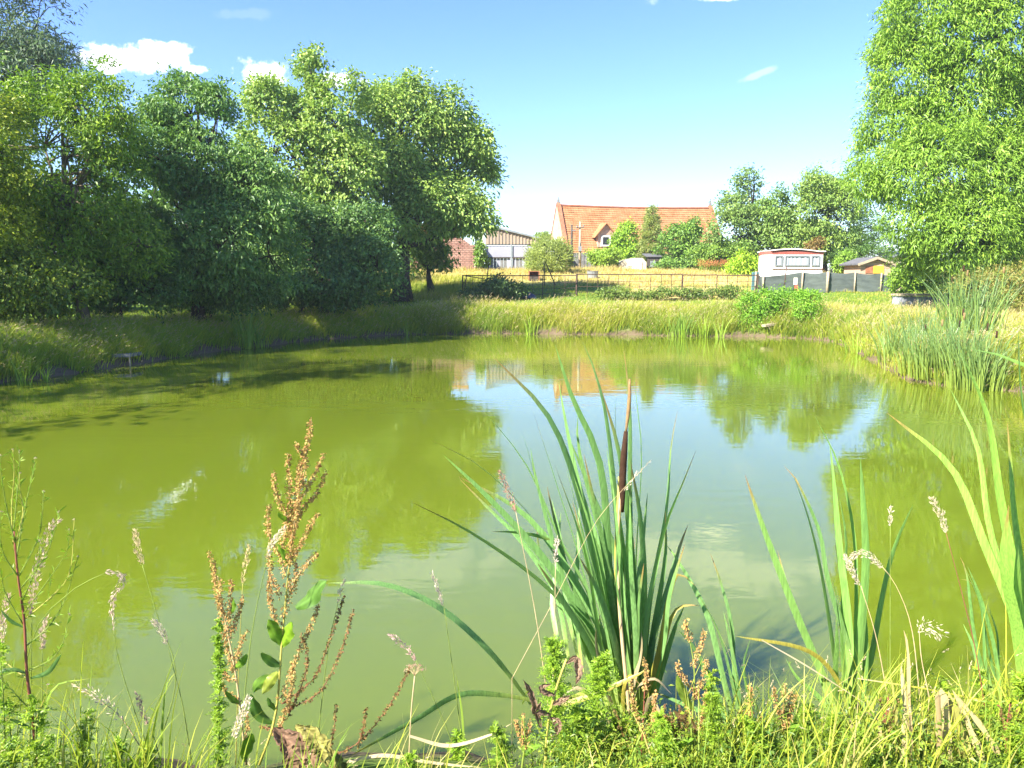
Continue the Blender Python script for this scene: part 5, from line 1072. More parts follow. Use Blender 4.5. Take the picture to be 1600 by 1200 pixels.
# --- clump before the sky reflection
D = 3.85; r3 = clump('reedmace clump of tall straight leaves beside the dried cut stems, no flower spike', (1320, 1140), D)
for pp, w, dd in [([(1310, 1140), (1290, 1080), (1245, 970), (1205, 840), (1164, 742)], 16, .2), ([(1305, 1140), (1275, 1040), (1235, 920), (1215, 860)], 10, .3), ([(1318, 1140), (1300, 1020), (1285, 900), (1262, 810), (1237, 735)], 13, -.1), ([(1322, 1140), (1318, 1000), (1310, 850), (1303, 760), (1296, 690)], 20, .1),
                  ([(1330, 1140), (1335, 1000), (1330, 850), (1310, 730), (1273, 650)], 12, .3), ([(1335, 1140), (1342, 1000), (1346, 880), (1348, 780), (1344, 715)], 20, -.1), ([(1338, 1140), (1352, 1040), (1380, 920), (1405, 850), (1427, 788)], 17, .15), ([(1328, 1140), (1325, 1050), (1310, 950), (1292, 880)], 15, -.2),
                  ([(1325, 1140), (1318, 980), (1316, 850), (1312, 780)], 14, .25), ([(1330, 1140), (1328, 1040), (1318, 940), (1305, 850)], 12, .2), ([(1320, 1140), (1308, 1080), (1306, 1010), (1307, 965)], 12, -.15), ([(1312, 1140), (1280, 1090), (1245, 1060), (1228, 1030)], 14, .1), ([(1336, 1140), (1345, 1070), (1352, 1000), (1350, 940)], 14, 0)]:
    reed_leaf(r3, pp, D, D + dd, w, RF, c1=np.array([0.180, 0.330, 0.075]) * RF.uniform(0.85, 1.15))
reed_leaf(r3, [(1330, 1130), (1300, 1060), (1260, 1015), (1150, 994)], D - .1, D - .25, 10, RF, 30, c1=YELLOW * 0.8, c2=YELLOW)
reed_leaf(r3, [(1360, 1110), (1300, 920), (1280, 830), (1245, 745), (1225, 728)], D, D + .1, 11, RF, 10, c2=np.array([0.55, 0.3, 0.10]))
# --- clump at the picture edge
D = 3.45; r4 = clump('broad leaved reedmace clump at the very edge of the picture, brightest yellow-green', (1610, 1120), D)
for pp, w, dd in [([(1610, 1120), (1590, 1000), (1545, 850), (1480, 730), (1386, 645)], 18, .3), ([(1605, 1120), (1590, 950), (1560, 780), (1535, 650), (1498, 545)], 26, .1), ([(1600, 1120), (1580, 950), (1550, 820), (1525, 700), (1486, 610)], 15, .35), ([(1615, 1120), (1610, 900), (1605, 700), (1597, 600), (1591, 510)], 20, .1),
                  ([(1612, 1120), (1600, 950), (1590, 800), (1578, 720), (1574, 660)], 14, .3), ([(1605, 1120), (1595, 1000), (1580, 880), (1576, 790)], 28, -.2), ([(1640, 1120), (1660, 800), (1650, 620), (1590, 565), (1516, 545)], 15, .2), ([(1625, 1120), (1640, 850), (1660, 700), (1700, 560)], 22, .1), ([(1605, 1120), (1600, 1020), (1595, 930), (1590, 850)], 26, -.1)]:
    reed_leaf(r4, pp, D, D + dd, w, RF, c1=np.array([0.230, 0.400, 0.065]) * RF.uniform(0.9, 1.15))
for pp, w, dd in [([(1560, 1110), (1545, 1040), (1525, 950), (1505, 880)], 10, .1), ([(1555, 1110), (1530, 1000), (1510, 900), (1500, 870)], 8, .2), ([(1565, 1110), (1555, 1020), (1535, 940), (1512, 885)], 9, 0), ([(1570, 1110), (1550, 1030), (1520, 920), (1500, 905)], 8, .1), ([(1550, 1110), (1535, 1060), (1520, 1010), (1505, 975)], 9, .2), ([(1562, 1110), (1560, 1040), (1550, 990), (1545, 950)], 9, .1)]:
    reed_leaf(r4, pp, 3.6, 3.6 + dd, w, RF, c1=np.array([0.14, 0.28, 0.07]))

# --- distant reeds in and along the water
def far_reeds(label, x, y, z0, h, n, spread, wid, rng, group, spikes=0, ca=(0.16, 0.21, 0.03), cb=(0.085, 0.155, 0.062), lean=(0.1, 0.55), ydep=None):
    root = thing('reed_clump', (x, y, z0), label, 'reeds', group)
    b = np.column_stack([x + rng.normal(0, spread, n), y + rng.normal(0, ydep or spread * 0.6, n), np.full(n, z0 - 0.08)])
    d = nrm(np.column_stack([(b[:, 0] - x) / (spread + 1e-6) + rng.normal(0, 0.6, n), rng.normal(0, 0.6, n)]))
    hh = h * rng.uniform(0.6, 1.08, n); V, Q, C = blade_quads(b, hh, wid * rng.uniform(0.7, 1.3, n), d, rng.uniform(*lean, n), 6, np.tile(ca, (n, 1)) * rng.uniform(1.1, 1.9, (n, 1)), np.tile(cb, (n, 1)) * rng.uniform(1.1, 2.0, (n, 1)))
    tag(quads_obj('leaf', V, Q, M_reed, root, C), None, None, None, 'stuff')
    for k in range(spikes):
        q = b[rng.integers(n)]; m_ = MB(); hz = h * rng.uniform(0.82, 1.0); m_.tube([q, q + np.array([0.02, 0, hz * 0.85])], 0.008, 5); st_ = m_.obj('stem', M_stemg, root, True)
        m_ = MB(); p = q + np.array([0.02, 0, hz * 0.85]); m_.tube([p, p + UP * 0.01, p + UP * 0.16, p + UP * 0.17], [0.008, 0.022, 0.022, 0.006], 7); m_.obj('flower_spike', M_pollen if k % 2 else M_spike, st_, True)
    return root
rq = np.random.default_rng(99)
bed = [((1395, 575), 'blue-green reed clump at the corner of the far bank, first of the reed bed', 1.75, 55, 0.20, 0), ((1425, 590), 'reed clump second in the bed, with a brown flower spike', 1.7, 60, 0.22, 1), ((1450, 597), 'tall reed clump of the bed in front of the low platform', 1.9, 70, 0.22, 2),
       ((1480, 600), 'dense blue-green reed clump in the middle of the reed bed', 1.95, 75, 0.22, 1), ((1508, 606), 'reed clump of the bed below the bramble thicket with orange brown spikes', 2.1, 80, 0.24, 2), ((1530, 610), 'last reed clump of the bed beside the short grassy bank', 1.8, 60, 0.20, 1),
       ((1490, 575), 'taller reeds rising behind the middle of the reed bed', 2.5, 70, 0.26, 2), ((1520, 580), 'tallest reeds at the back of the bed against the bramble', 2.7, 75, 0.26, 2), ((1440, 570), 'reeds at the back of the bed towards the meadow', 1.9, 50, 0.24, 0)]
for (px, py), lab, h, n, sp, ns in bed:
    q = G(px, py, 0.0); far_reeds(lab, q[0], q[1], 0.0 if pond_dist(q[None, :2])[0] < 0 else gz(q[0], q[1]), h * 0.9, int(n * 1.7), sp * 1.1, 0.027, rq, 'reed bed at the water edge', ns, lean=(0.03, 0.55))
# dead tan stalks and leaning straw at the foot of the bed
small = [((40, 602), 'lone reed tuft in the shaded water nearest the picture edge', 0.95, 16, 0.05), ((73, 597), 'smaller reed tuft in the shaded water beside the lone tuft', 0.62, 12, 0.04), ((386, 545), 'tall dense reed tuft at the shaded bank below the cherry', 1.9, 60, 0.14), ((405, 543), 'short reed tuft leaning beside the tall dense tuft', 1.2, 30, 0.14),
         ((440, 530), 'bright yellow-green reed tuft on the shaded bank', 1.1, 36, 0.22), ((635, 524), 'thin reed stalks in the shade near the ash corner', 0.85, 7, 0.05), ((831, 523), 'bright reed tuft at the water edge below the feathery bush', 1.1, 22, 0.10), ((889, 523), 'bright reed tuft at the water edge below the pale pole', 0.9, 16, 0.09),
         ((952, 523), 'pair of pale reed tufts at the water edge below the stone outbuilding', 0.95, 24, 0.16), ((1052, 526), 'dark green reed tuft at the water edge below the round plum tree', 1.5, 34, 0.14), ((1068, 527), 'tall grey-green reed tuft just before the flower bed line', 1.7, 40, 0.16), ((1098, 527), 'yellow-green reed tuft beside the tall grey-green tuft', 1.3, 28, 0.16),
         ((1125, 528), 'thin yellow reed tuft nearest the nettle clump', 1.1, 20, 0.12), ((1340, 552), 'grassy reed tuft at the bend of the bank before the reed bed', 0.9, 30, 0.2)]
for k, ((px, py), lab, h, n, sp) in enumerate(small):
    q = G(px, py, 0.0); sh_ = k < 6
    far_reeds(lab, q[0], q[1], 0.0, h, n, sp, 0.026, rq, 'reed tufts along the water edge', 0, (0.16, 0.24, 0.02), (0.09, 0.17, 0.045) if k in (2, 3, 9, 10) else (0.19, 0.29, 0.03))

# --- grass stalks with plumed seed heads
def stalk(label, stem, head, d, hw=10, col=(0.55, 0.44, 0.33), n=150, stemmat=None, thick=0.0022, ragged=0.35, blade=None):
    b = P(stem[0][0], min(stem[0][1], 1195), d); zg = min(b[2], gz(b[0], d) if pond_dist([[b[0], d]])[0] > 0 else 0.0)
    root = thing('grass_stalk', (b[0], d, zg), label, 'grass stalk', 'seeding grass stalks on the near shore')
    m_ = MB(); pts = curve3(stem, d, d, 14); pts = np.vstack([[b[0], d, zg - 0.02], pts]) if pts[0][2] > zg + 0.05 else pts; m_.tube(pts, np.linspace(thick * 1.3, thick * 0.6, len(pts)), 5); m_.obj('stem', stemmat or M_stemg, root, True)
    hp_ = curve3(head, d, d, 24); t = RF.random(n); i = np.clip((t * 22).astype(int), 0, 22); p = hp_[i]; tn = nrm(np.gradient(hp_, axis=0))[i]
    wd = hw * d / FPX / 2 * np.sin(np.pi * np.clip(t * 0.86 + 0.08, 0, 1)) ** 0.6
    off = RF.normal(size=(n, 3)); off = nrm(off - tn * np.sum(off * tn, 1, keepdims=True)) * wd[:, None] * RF.random((n, 1)) ** 0.6
    V, Q = leaf_quads(p + off, tn * 0.9 + off / (wd[:, None] + 1e-6) * ragged + RF.normal(size=(n, 3)) * 0.2, RF.normal(size=(n, 3)), 0.016 * RF.uniform(0.6, 1.4, n), 0.0045, 0.1, 0.05)
    C = np.repeat(np.asarray(col) * RF.uniform(0.7, 1.25, (n, 1)), 4, 0); quads_obj('seed_head', V, Q, M_seed, root, C)
    if blade:
        pts = curve3(blade, d, d - 0.05, 12); V, Q, C = strap(pts, 0.012, 10, 60, GREEN1 * 1.2, GREEN1, YEL1); quads_obj('leaf', V, Q, M_blade, root, C, True)
    return root
PK = (0.56, 0.42, 0.34); PL = (0.62, 0.52, 0.38)
stalk('grass stalk with a short pale head bent over at its top, near the feathery weed', [(300, 1195), (285, 1100), (262, 1010)], [(260, 1008), (252, 985), (237, 968)], 3.3, 11, PL, 160, blade=[(250, 1195), (258, 1080), (275, 1050)])
stalk('tallest slender grass stalk with a short tan head above open water', [(238, 1195), (275, 1060), (245, 960), (222, 882)], [(222, 882), (214, 850), (212, 826)], 3.4, 11, (0.56, 0.44, 0.26), 170)
stalk('arching grass stalk whose fluffy head hangs down over the water', [(20, 1195), (50, 1000), (110, 925), (165, 895)], [(165, 893), (190, 900), (188, 915), (177, 935), (175, 965)], 3.2, 12, PK, 190, blade=[(60, 1195), (80, 1080), (140, 1060)])
stalk('thin grass stalk standing just below the hanging fluffy head', [(240, 1195), (210, 1110), (185, 1030), (178, 985)], [(178, 985), (175, 960), (177, 940)], 3.35, 5, PK, 30)
stalk('small pink-tan grass head leaning over the water beside the bent stalk', [(252, 1195), (240, 1150), (230, 1132)], [(230, 1132), (220, 1105), (212, 1081)], 3.2, 8, (0.55, 0.36, 0.3), 120)
stalk('longest fluffy pale plume drooping beside the red stemmed weed', [(46, 1195), (48, 1080), (50, 960)], [(49, 960), (55, 905), (72, 845), (85, 818), (104, 812)], 3.0, 15, PK, 420)
stalk('pale plume cut by the picture edge', [(-5, 1195), (0, 1080), (2, 1010)], [(2, 1010), (5, 965), (15, 924)], 2.95, 11, PK, 200)
stalk('short pale plume just behind the red stem', [(62, 1195), (66, 1090), (66, 1015)], [(66, 1015), (68, 985), (74, 962)], 3.1, 9, PK, 150)
stalk('drooping loose oat-like panicle near the water surface', [(238, 1195), (215, 1160), (180, 1112), (112, 1068)], [(192, 1130), (165, 1098), (140, 1080), (110, 1066)], 3.15, 15, PL, 150, M_stemt, ragged=0.9)
stalk('narrow straw coloured grass head beside the dock stem, upright', [(368, 1195), (374, 1020), (379, 912)], [(379, 912), (384, 880), (390, 850)], 3.35, 9, (0.60, 0.48, 0.25), 150, M_stemy)
stalk('pale bent grass head crossing in front of the tall dock', [(372, 1195), (392, 1000), (418, 870)], [(416, 872), (428, 845), (448, 822)], 3.0, 9, PL, 150)
stalk('white fluffy plume low between the dock and the feathery weed', [(358, 1195), (360, 1170), (366, 1150)], [(365, 1152), (376, 1120), (390, 1086)], 2.95, 15, (0.66, 0.56, 0.44), 240)
stalk('short white grass head just above the arching reed leaf', [(492, 1195), (512, 1020), (528, 942)], [(528, 942), (533, 920), (539, 905)], 3.3, 6, PL, 80)
stalk('lone pale grass head leaning over open water before the largest reedmace', [(726, 1195), (712, 1080), (694, 950)], [(692, 946), (684, 918), (674, 893)], 3.5, 7, (0.60, 0.48, 0.40), 120, blade=[(726, 1195), (722, 1120), (712, 1050)])
stalk('pink-tan grass head leaning beside the dry umbel', [(720, 1195), (690, 1120), (650, 1032)], [(650, 1032), (632, 1008), (606, 990)], 3.25, 9, (0.55, 0.36, 0.32), 130)
stalk('brown pink plume before the fanning reedmace leaves', [(868, 1195), (840, 980), (806, 800)], [(806, 800), (794, 770), (780, 732)], 3.3, 11, (0.46, 0.27, 0.20), 200, M_stemt)
stalk('slim pale plume in front of the reedmace leaf bases', [(860, 1195), (866, 1000), (868, 880)], [(868, 880), (869, 858), (871, 838)], 3.4, 7, (0.62, 0.50, 0.42), 90, M_stemt)
stalk('thin dry stalk slanting across the brown reedmace spike', [(800, 1060), (870, 930), (935, 810), (1018, 718)], [(975, 768), (990, 748), (1018, 718)], 3.5, 4, PL, 40, M_stemt, 0.0012)
stalk('pale plume arched over like a hook beside the straight reedmace', [(1440, 1120), (1425, 985), (1400, 915), (1378, 885)], [(1378, 886), (1355, 866), (1335, 868), (1326, 880)], 3.3, 11, PL, 200, M_stemt)
stalk('pale plume leaning under the hooked one', [(1392, 1120), (1370, 1000), (1345, 915)], [(1343, 915), (1332, 893), (1318, 866)], 3.35, 10, PL, 170, M_stemt)
stalk('cream plume on a reddish stalk standing alone before the far reed bed', [(1545, 1150), (1525, 1020), (1500, 915), (1478, 832)], [(1478, 832), (1468, 800), (1453, 775)], 3.2, 11, (0.64, 0.53, 0.36), 210, M_stemr)
stalk('very slim grass head standing straight beside the cut reed leaf', [(1391, 1100), (1391, 950), (1391, 822)], [(1391, 822), (1391, 805), (1392, 790)], 3.5, 5, PL, 60)
stalk('dry star shaped bleached seed head over the cut stems', [(1452, 1090), (1440, 1030), (1436, 985)], [(1436, 990), (1448, 978), (1462, 985), (1476, 996)], 3.1, 26, (0.62, 0.52, 0.38), 120, M_stemt, ragged=1.2)

# --- docks
def dock(label, stem, d, spikes, leaves, mat=M_stemy, r=0.006):
    b = P(stem[0][0], min(stem[0][1], 1195), d); zg = min(b[2], gz(b[0], d)); root = thing('dock_plant', (b[0], d, zg), label, 'dock plant', 'seeding dock plants')
    m_ = MB(); pts = curve3(stem, d, d, 16); pts = np.vstack([[b[0], d, zg - 0.02], pts]) if pts[0][2] > zg + 0.04 else pts; m_.tube(pts, np.linspace(r, r * 0.35, len(pts)), 7); m_.obj('stem', mat, root, True)
    for pp, w in spikes:
        dd = d + RF.uniform(-0.08, 0.08); pts = curve3(pp, d, dd, 18); m_ = MB(); m_.tube(pts, np.linspace(0.0022, 0.0008, 18), 4); sp = m_.obj('seed_spike', M_stemt if w > 5 else M_stemr, root, True)
        Lp = np.linalg.norm(np.diff(pts, axis=0), axis=1).sum(); n = int(Lp * (900 if w > 5 else 420)); t = RF.random(n); t = np.round(t * Lp / 0.017) / (Lp / 0.017) * 0.7 + t * 0.3; t = np.clip(t, 0, 1)
        p = np.stack([np.interp(t, np.linspace(0, 1, 18), pts[:, k]) for k in range(3)], 1); wd = w * 1.25 * d / FPX / 2 * (1.05 - 0.6 * t)
        o = nrm(RF.normal(size=(n, 3))); V, Q = leaf_quads(p + o * wd[:, None] * RF.random((n, 1)), o + RF.normal(size=(n, 3)) * 0.3 - UP * 0.3, RF.normal(size=(n, 3)), 0.0115 * RF.uniform(0.6, 1.3, n), 0.009, 0.2, 0.1)
        base = lerpc([0.46, 0.25, 0.10], [0.40, 0.36, 0.10], np.clip(RF.normal(0.3, 0.3, n), 0, 1)) if w > 5 else lerpc([0.22, 0.10, 0.05], [0.24, 0.2, 0.06], RF.random(n))
        quads_obj('seed_cluster', V, Q, M_seed, sp, np.repeat(base * RF.uniform(0.7, 1.25, (n, 1)), 4, 0))
    for pp, w, col in leaves: broad_leaf(root, pp, d, w, col)
    return root

def broad_leaf(root, pp, d, wpx, col, dd=-0.06, wave=0.25, name='leaf'):
    K, Wn = 14, 7; pts = curve3(pp, d, d + dd, K); t = np.linspace(0, 1, K); tan = nrm(np.gradient(pts, axis=0)); view = nrm(pts - CAM); sd = nrm(np.cross(tan, view)); n2 = nrm(np.cross(sd, tan))
    tw = np.radians(RF.uniform(-35, 35) + 25 * t)[:, None]; s = sd * np.cos(tw) + n2 * np.sin(tw); nn = np.cross(s, tan); w = wpx * d / FPX / 2 * np.sin(np.pi * np.clip(0.06 + 0.93 * t, 0, 1)) ** 0.75; ph = RF.uniform(0, 6)
    u = np.linspace(-1, 1, Wn); V = pts[:, None] + s[:, None] * (w[:, None] * u[None])[..., None] + nn[:, None] * ((np.abs(u)[None] * 0.28 + wave * np.abs(u)[None] ** 2 * np.sin(t[:, None] * 15 + ph + u[None] * 2)) * w[:, None])[..., None]
    b = (np.arange(K - 1)[:, None] * Wn + np.arange(Wn - 1)[None]).ravel(); Q = np.stack([b, b + 1, b + Wn + 1, b + Wn], 1)
    C = np.asarray(col)[None, None] * (1 + 0.25 * RF.normal(size=(K, Wn, 1)) * 0.5) * np.where(np.abs(u) < 0.1, 1.35, 1.0)[None, :, None]
    return quads_obj(name, V.reshape(-1, 3), Q, M_leaf, root, C.reshape(-1, 3), True)

def crumpled_leaf(root, pp, d, wpx, col, name='leaf', rough=0.5, dd=-0.05):
    """dead leaf: torn outline, curled rims and sharp crinkles"""
    K, Wn = 26, 13; pts = curve3(pp, d, d + dd, K); t = np.linspace(0, 1, K); tan = nrm(np.gradient(pts, axis=0)); view = nrm(pts - CAM); sd = nrm(np.cross(tan, view)); nn = nrm(np.cross(sd, tan))
    edge = np.sin(np.pi * np.clip(0.03 + 0.96 * t, 0, 1)) ** 0.8; half = wpx * d / FPX / 2; w = half * edge[:, None] * (1 + 0.28 * RF.normal(size=(K, 2)) * 0.6)
    u = np.linspace(-1, 1, Wn); ww = np.where(u[None] < 0, w[:, :1], w[:, 1:]); ph = RF.uniform(0, 6, 4)
    lift = half * rough * (0.55 * np.abs(u)[None] ** 2 + 0.22 * np.sin(9 * t[:, None] + 4 * u[None] + ph[0]) + 0.14 * np.sin(23 * t[:, None] - 7 * u[None] + ph[1]) + 0.10 * RF.normal(size=(K, Wn)))
    V = pts[:, None] + sd[:, None] * (ww * u[None] * (1 - 0.25 * rough * np.abs(u)[None]))[..., None] - nn[:, None] * lift[..., None] - UP * (half * 0.2 * np.abs(u)[None, :, None])
    b = (np.arange(K - 1)[:, None] * Wn + np.arange(Wn - 1)[None]).ravel(); Q = np.stack([b, b + 1, b + Wn + 1, b + Wn], 1)
    m = np.clip(0.5 + 0.35 * np.sin(6 * t[:, None] + 3 * u[None] + ph[2]) + 0.25 * RF.normal(size=(K, Wn)), 0, 1)[..., None]
    C = np.asarray(col)[None, None] * (0.6 * m + 1.15 * (1 - m)) * np.where(np.abs(u) < 0.09, 1.4, 1.0)[None, :, None]
    return quads_obj(name, V.reshape(-1, 3), Q, M_seed, root, C.reshape(-1, 3), False)

LG = (0.13, 0.24, 0.025); LD = (0.085, 0.17, 0.03); LB = (0.30, 0.16, 0.09)
dock('tallest dock plant with many rust coloured seed spikes and broad green leaves', [(405, 1195), (430, 1120), (440, 1010), (450, 900), (462, 800), (470, 740)], 3.15,
     [([(462, 810), (470, 740), (482, 690), (487, 655)], 11), ([(470, 760), (478, 720), (466, 700), (463, 690)], 9), ([(466, 790), (492, 740), (500, 722), (506, 708)], 9), ([(458, 820), (452, 780), (452, 740), (449, 708)], 11), ([(455, 830), (445, 800), (430, 770), (428, 738)], 11), ([(452, 850), (470, 800), (495, 770), (510, 736)], 8),
      ([(445, 870), (425, 850), (418, 820), (420, 788)], 11), ([(450, 880), (470, 850), (485, 820), (497, 802)], 10), ([(446, 900), (440, 870), (443, 840), (450, 800)], 14), ([(440, 930), (425, 905), (422, 890), (420, 862)], 11), ([(448, 920), (465, 900), (480, 880), (495, 865)], 11), ([(443, 960), (455, 925), (462, 900), (460, 860)], 12),
      ([(437, 985), (425, 950), (421, 930), (422, 905)], 10), ([(440, 1090), (470, 1010), (485, 980), (497, 945)], 9), ([(440, 1100), (490, 1060), (515, 1000), (538, 930)], 4), ([(445, 1110), (500, 1080), (535, 1010), (552, 952)], 5), ([(450, 1120), (475, 1060), (480, 1020), (470, 990)], 5), ([(430, 1150), (450, 1100), (458, 1060), (457, 1040)], 8),
      ([(500, 1190), (560, 1160), (610, 1100), (640, 1045)], 4.5), ([(510, 1190), (520, 1150), (524, 1120), (526, 1102)], 4), ([(560, 1165), (568, 1135), (572, 1105)], 4), ([(425, 1140), (412, 1135), (405, 1134)], 4), ([(455, 840), (463, 760), (470, 720)], 10), ([(452, 880), (458, 830), (466, 780)], 12)],
     [([(440, 1008), (430, 990), (424, 975), (420, 968)], 22, LG), ([(440, 1010), (447, 995), (452, 982), (456, 972)], 22, (0.17, 0.29, 0.02)), ([(432, 1060), (415, 1064), (402, 1072), (396, 1082)], 20, LG), ([(434, 1050), (424, 1062), (418, 1072), (410, 1084)], 18, (0.22, 0.26, 0.03)), ([(425, 1130), (405, 1118), (396, 1100), (392, 1085)], 18, LD),
      ([(462, 950), (485, 935), (500, 915), (510, 908)], 26, LD), ([(440, 1040), (425, 1035), (412, 1025), (408, 1020)], 14, LD), ([(430, 1110), (422, 1100), (418, 1090)], 10, LD), ([(448, 880), (438, 860), (434, 850)], 12, LG), ([(452, 815), (440, 808), (434, 800)], 9, LG)])
wl = thing('withered_leaf', P(480, 1190, 2.9), 'large withered brown leaf curled at the foot of the tallest dock', 'leaf')
crumpled_leaf(wl, [(428, 1136), (452, 1156), (474, 1186), (500, 1225)], 2.9, 54, (0.26, 0.155, 0.10), 'blade', 0.45); crumpled_leaf(wl, [(462, 1132), (484, 1144), (508, 1172), (522, 1202)], 2.86, 34, (0.30, 0.27, 0.08), 'blade', 0.5); crumpled_leaf(wl, [(498, 1178), (516, 1184), (532, 1198), (545, 1220)], 2.88, 28, (0.16, 0.16, 0.05), 'blade', 0.5)
dock('shorter dock plant with forked rusty spikes beside the feathery weed', [(385, 1195), (380, 1150), (372, 1080), (366, 1040), (350, 960), (340, 900)], 3.2,
     [([(352, 960), (338, 920), (334, 890), (326, 862)], 10), ([(350, 970), (342, 940), (345, 905)], 12), ([(355, 990), (360, 950), (362, 905)], 10), ([(358, 1000), (372, 960), (380, 930)], 7), ([(366, 1045), (374, 1010), (386, 985)], 10), ([(365, 1050), (352, 1000), (342, 970)], 9), ([(368, 1060), (356, 1060), (350, 1045)], 6), ([(375, 1095), (352, 1080), (346, 1060)], 8), ([(384, 1160), (386, 1130), (385, 1110)], 6)],
     [([(358, 960), (364, 950), (365, 935)], 9, LG), ([(366, 1045), (378, 1035), (386, 1022)], 12, LG), ([(384, 1190), (386, 1172), (390, 1158), (393, 1146)], 22, LG), ([(376, 1100), (362, 1092), (352, 1080)], 10, LD)], M_stemt)
dock('yellowish dock plant with knobbly spikes between the two reedmace clumps', [(1085, 1195), (1082, 1130), (1085, 1050), (1075, 985)], 3.1,
     [([(1078, 1000), (1070, 975), (1072, 968)], 12), ([(1082, 1040), (1095, 1010), (1100, 985)], 10), ([(1085, 1080), (1062, 1050), (1060, 1035)], 10), ([(1085, 1090), (1098, 1060), (1104, 1030)], 10), ([(1082, 1120), (1072, 1100), (1068, 1080)], 8), ([(1086, 1150), (1100, 1110), (1104, 1080)], 9)],
     [([(1084, 1110), (1066, 1080), (1058, 1055)], 16, (0.2, 0.28, 0.04)), ([(1086, 1150), (1075, 1130), (1052, 1110)], 18, (0.30, 0.18, 0.09)), ([(1088, 1160), (1110, 1140), (1128, 1135)], 16, LG)], M_stemg)
dock('small reddish dock at the foot of the largest reedmace', [(1000, 1200), (1005, 1130), (1008, 1060)], 3.1, [([(1008, 1080), (1010, 1050), (1006, 1030)], 7), ([(1004, 1140), (990, 1100), (985, 1060)], 6), ([(1005, 1150), (1020, 1120), (1024, 1080)], 6), ([(1003, 1170), (1030, 1140), (1040, 1100)], 5), ([(1002, 1180), (975, 1150), (962, 1110)], 5)], [], M_stemr)
dock('brown dock with a single leaning spike near the banded reedmace', [(1168, 1200), (1170, 1130), (1172, 1070)], 3.1, [([(1171, 1120), (1172, 1095), (1172, 1070)], 9), ([(1169, 1150), (1160, 1130), (1156, 1110)], 7), ([(1170, 1150), (1185, 1130), (1190, 1115)], 6)], [([(1169, 1180), (1150, 1170), (1140, 1150)], 12, LG)], M_stemy)

# --- withered brown herb leaning in the feathery weed
wh = thing('withered_herb', P(855, 1195, 3.05), 'withered herb with curled brown leaves on a yellow stem inside the feathery weed', 'herb')
m_ = MB(); m_.tube(curve3([(853, 1205), (855, 1140), (868, 1080), (885, 1030)], 3.0, 3.0, 10), 0.005, 6); m_.obj('stem', M_stemy, wh, True)
for pp, w in (([(885, 1035), (900, 1028), (905, 1050), (900, 1068)], 18), ([(868, 1085), (850, 1080), (848, 1072), (862, 1068)], 14), ([(864, 1100), (885, 1090), (892, 1085)], 14), ([(860, 1120), (872, 1130), (868, 1150)], 20), ([(845, 1135), (835, 1100), (826, 1075), (818, 1062)], 18), ([(858, 1115), (842, 1110), (845, 1095)], 14)):
    crumpled_leaf(wh, pp, 3.0, w * 0.9, (0.27, 0.18, 0.12), 'leaf', 0.9)

# --- feathery green weeds (feathery weed, mayweed) with many finely cut leaves
def feathery(label, stem, d, spread, n, ca, cb, leaf=(0.020, 0.006), group='feathery weeds on the near shore', mat=None):
    b = P(stem[0][0], min(stem[0][1], 1195), d); zg = min(b[2], gz(b[0], d)); root = thing('feathery_weed', (b[0], d, zg), label, 'weed', group)
    pts = curve3(stem, d, d, 14); m_ = MB(); m_.tube(pts, np.linspace(0.0045, 0.0015, 14), 6); m_.obj('stem', mat or M_stemg, root, True)
    nf = n // 22; t = 1 - RF.random(nf) ** 1.15; p0 = np.stack([np.interp(t, np.linspace(0, 1, 14), pts[:, k]) for k in range(3)], 1)
    dr = nrm(RF.normal(size=(nf, 3)) * np.array([1, 1, 0.5]) + UP * 0.55); ln = spread * d / FPX * (0.35 + 0.65 * (1 - t)) * RF.uniform(0.6, 1.2, nf)
    m2 = MB()
    u = np.tile(np.linspace(0.1, 1, 11), (nf, 2)); sidev = nrm(np.cross(dr, UP + RF.normal(size=(nf, 3)) * 0.3)); sg = np.repeat([1, -1], 11)[None]
    pos = p0[:, None] + dr[:, None] * (u * ln[:, None])[..., None] - UP * (u ** 2 * ln[:, None] * 0.25)[..., None]
    ax = dr[:, None] * 0.7 + sidev[:, None] * sg[..., None] * 0.9 + RF.normal(size=(nf, 22, 3)) * 0.35
    N = nf * 22; s_ = np.repeat(0.7 + 0.5 * RF.random(nf), 22) * (1.25 - 0.6 * u.ravel())
    V, Q = leaf_quads(pos.reshape(N, 3), ax.reshape(N, 3), UP + RF.normal(size=(N, 3)) * 0.5, leaf[0] * s_, leaf[1] * s_, 0.1, 0.1)
    C = lerpc(ca, cb, np.clip(np.repeat(RF.random(nf), 22) * 0.8 + RF.normal(0.1, 0.15, N), 0, 1))
    w = 0.0022; A = p0; B = p0 + dr * ln[:, None] - UP * (ln * 0.25)[:, None]; sv = sidev * w
    Vr = np.stack([A - sv, A + sv, B + sv * .4, B - sv * .4], 1).reshape(-1, 3); Qr = np.arange(nf * 4).reshape(-1, 4)
    V, Q, C2 = join([(V, Q, np.repeat(C, 4, 0)), (Vr, Qr, np.tile(np.asarray(ca) * 1.2, (nf * 4, 1)))])
    tag(quads_obj('foliage', V, Q, M_leaf, root, C2), None, None, None, 'stuff'); return root
FG1, FG2 = (0.140, 0.260, 0.020), (0.310, 0.450, 0.035)
feathery('tall narrow feathery green weed with an orange brown tip, between the two rusty docks', [(345, 1205), (342, 1120), (344, 1060), (342, 1000), (340, 970)], 3.1, 26, 3600, FG1, FG2, (0.016, 0.0055))
feathery('bushy feathery green weed whose tip reaches the narrow reedmace leaves', [(880, 1200), (872, 1120), (868, 1050), (866, 1005)], 3.25, 62, 5200, FG1, FG2)
feathery('bushy feathery weed leaning against the largest reedmace foot', [(925, 1200), (930, 1130), (938, 1070), (945, 1030)], 3.2, 62, 5200, FG1, FG2)
